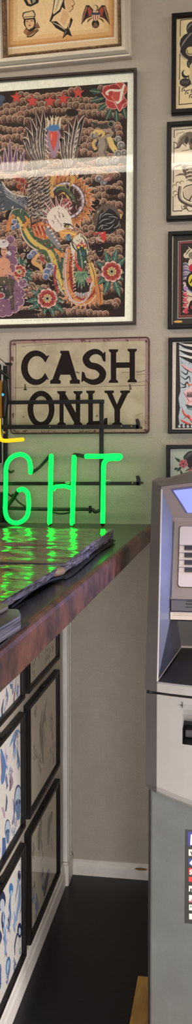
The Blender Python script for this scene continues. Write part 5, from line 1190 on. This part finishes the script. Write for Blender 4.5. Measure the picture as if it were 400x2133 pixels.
# scratch by the receipt outlet
m = MB(); a_ = on_y(380, 1470, D0-0.018); m.box((a_.x-0.004, D0-0.0175, a_.z-0.0008), (a_.x+0.0005, D0-0.0135, a_.z+0.0008)); m.box((a_.x-0.0004, D0-0.0175, a_.z-0.005), (a_.x+0.0006, D0-0.0135, a_.z+0.007)); m.build('scratch', M['dark'], at)
# network sticker on the safe
YS = -0.9006
sk0, sk1 = on_y(386.5, 1728, YS), on_y(388.5, 1923, YS)
m = MB(); m.box((sk0.x, -0.9012, sk1.z), (sk0.x+0.10, -0.8995, sk0.z)); st = m.build('network_sticker', mat('sticker_black', (52, 52, 48), 0.4, var=0.1), at)
def sq(x0, y0, x1, y1): 
    a_, b_ = on_y(x0, y0, -0.9014), on_y(x1, y1, -0.9014); return a_, b_
def tile(y0, y1, x0, colr, nm='logo_tile', lift=0.0):
    a_, b_ = sq(x0, y0, x0+50, y1); mb = MB(); mb.box((a_.x, -0.9016-lift, b_.z), (sk0.x+0.096, -0.901, a_.z)); return mb.build(nm, mat('sticker_ink', colr, 0.4, var=0.05), st)
for y0, y1, x0, colr in [(1732, 1765, 391.5, (62, 64, 132)), (1769, 1786, 393, (206, 200, 186)), (1788, 1806, 392.5, (54, 66, 120)), (1808, 1824, 393, (196, 54, 54)), (1826, 1840, 393.2, (196, 60, 58)), (1845, 1861, 393.4, (206, 202, 194)), (1864, 1881, 393.6, (206, 202, 194)), (1884, 1900, 393.8, (206, 202, 194)), (1903, 1919, 394, (206, 202, 194))]: tile(y0, y1, x0, colr)
def mark(polys, colr):
    mb = MB()
    for pl in polys:
        P = [on_y(x, y, -0.9018) for x, y in pl]; mb.prism([(p.x, p.z) for p in P], xw, 0.9014, 0.9020)
    mb.build('logo_mark', mat('sticker_mark', colr, 0.4, var=0.05), st)
mark([[(396, 1760), (397.5, 1738), (403, 1738), (403, 1760)]], (214, 212, 206))
mark([[(396.5, 1774), (399, 1774), (401, 1780), (403, 1774), (405, 1774), (402, 1783), (400, 1783)]], (60, 54, 70))
mark([[(394.5, 1798), (400, 1790.5), (406, 1797), (400, 1803)]], (206, 210, 226))
mark([[(394.5, 1822), (394.5, 1819), (398, 1819.5), (394.5, 1815), (396.5, 1811), (401, 1811), (401, 1813.5), (398, 1813.5), (401, 1818), (399, 1822)]], (226, 196, 186))
mark([[(395.5, 1859), (396.5, 1851), (403, 1851), (403, 1853), (398.5, 1853.5), (398.3, 1855), (403, 1855), (403, 1856.5), (398, 1856.6), (397.6, 1859)]], (50, 46, 48))
mark([[(399, 1880), (398.5, 1874), (401, 1871), (404, 1872), (404, 1880)], [(394.5, 1880), (394.5, 1876), (397, 1876), (397, 1880)]], (190, 90, 96))
mark([[(396, 1886.5), (398, 1886.5), (398.8, 1888.5), (398, 1890.5), (396, 1890.5)], [(399.6, 1886.5), (400.4, 1886.5), (400.4, 1890.5), (399.6, 1890.5)]], (100, 120, 110))

# board under the machine
m = MB(); m.box((-0.2185, -1.08, 0.0), (0.40, -0.532, 0.016)); tag(m.build('plywood_board', M['plywood'], bevel=0.001), 'yellowish plywood board on the black floor under the cash machine', 'board')

# ------------------------------------------------------------------ ceiling lamp
cl = thing('ceiling_light', 'twin-tube strip light on the ceiling, reflected in the poster glass', 'ceiling light', (-0.6, -1.57, 2.72))
m = MB(); m.box((-2.0, -1.64, 2.775), (0.9, -1.50, 2.80)); m.build('tray', M['white'], cl, bevel=0.004)
for y in (-1.515, -1.622):
    m = MB(); m.tube([(-1.97, y, 2.755), (0.87, y, 2.755)], 0.016, n=16); m.build('lamp_tube', M['led'], cl, smooth=True)
    for x in (-1.985, 0.885):
        m = MB(); m.box((x-0.012, y-0.012, 2.735), (x+0.012, y+0.012, 2.776)); m.build('lamp_holder', M['white'], cl)
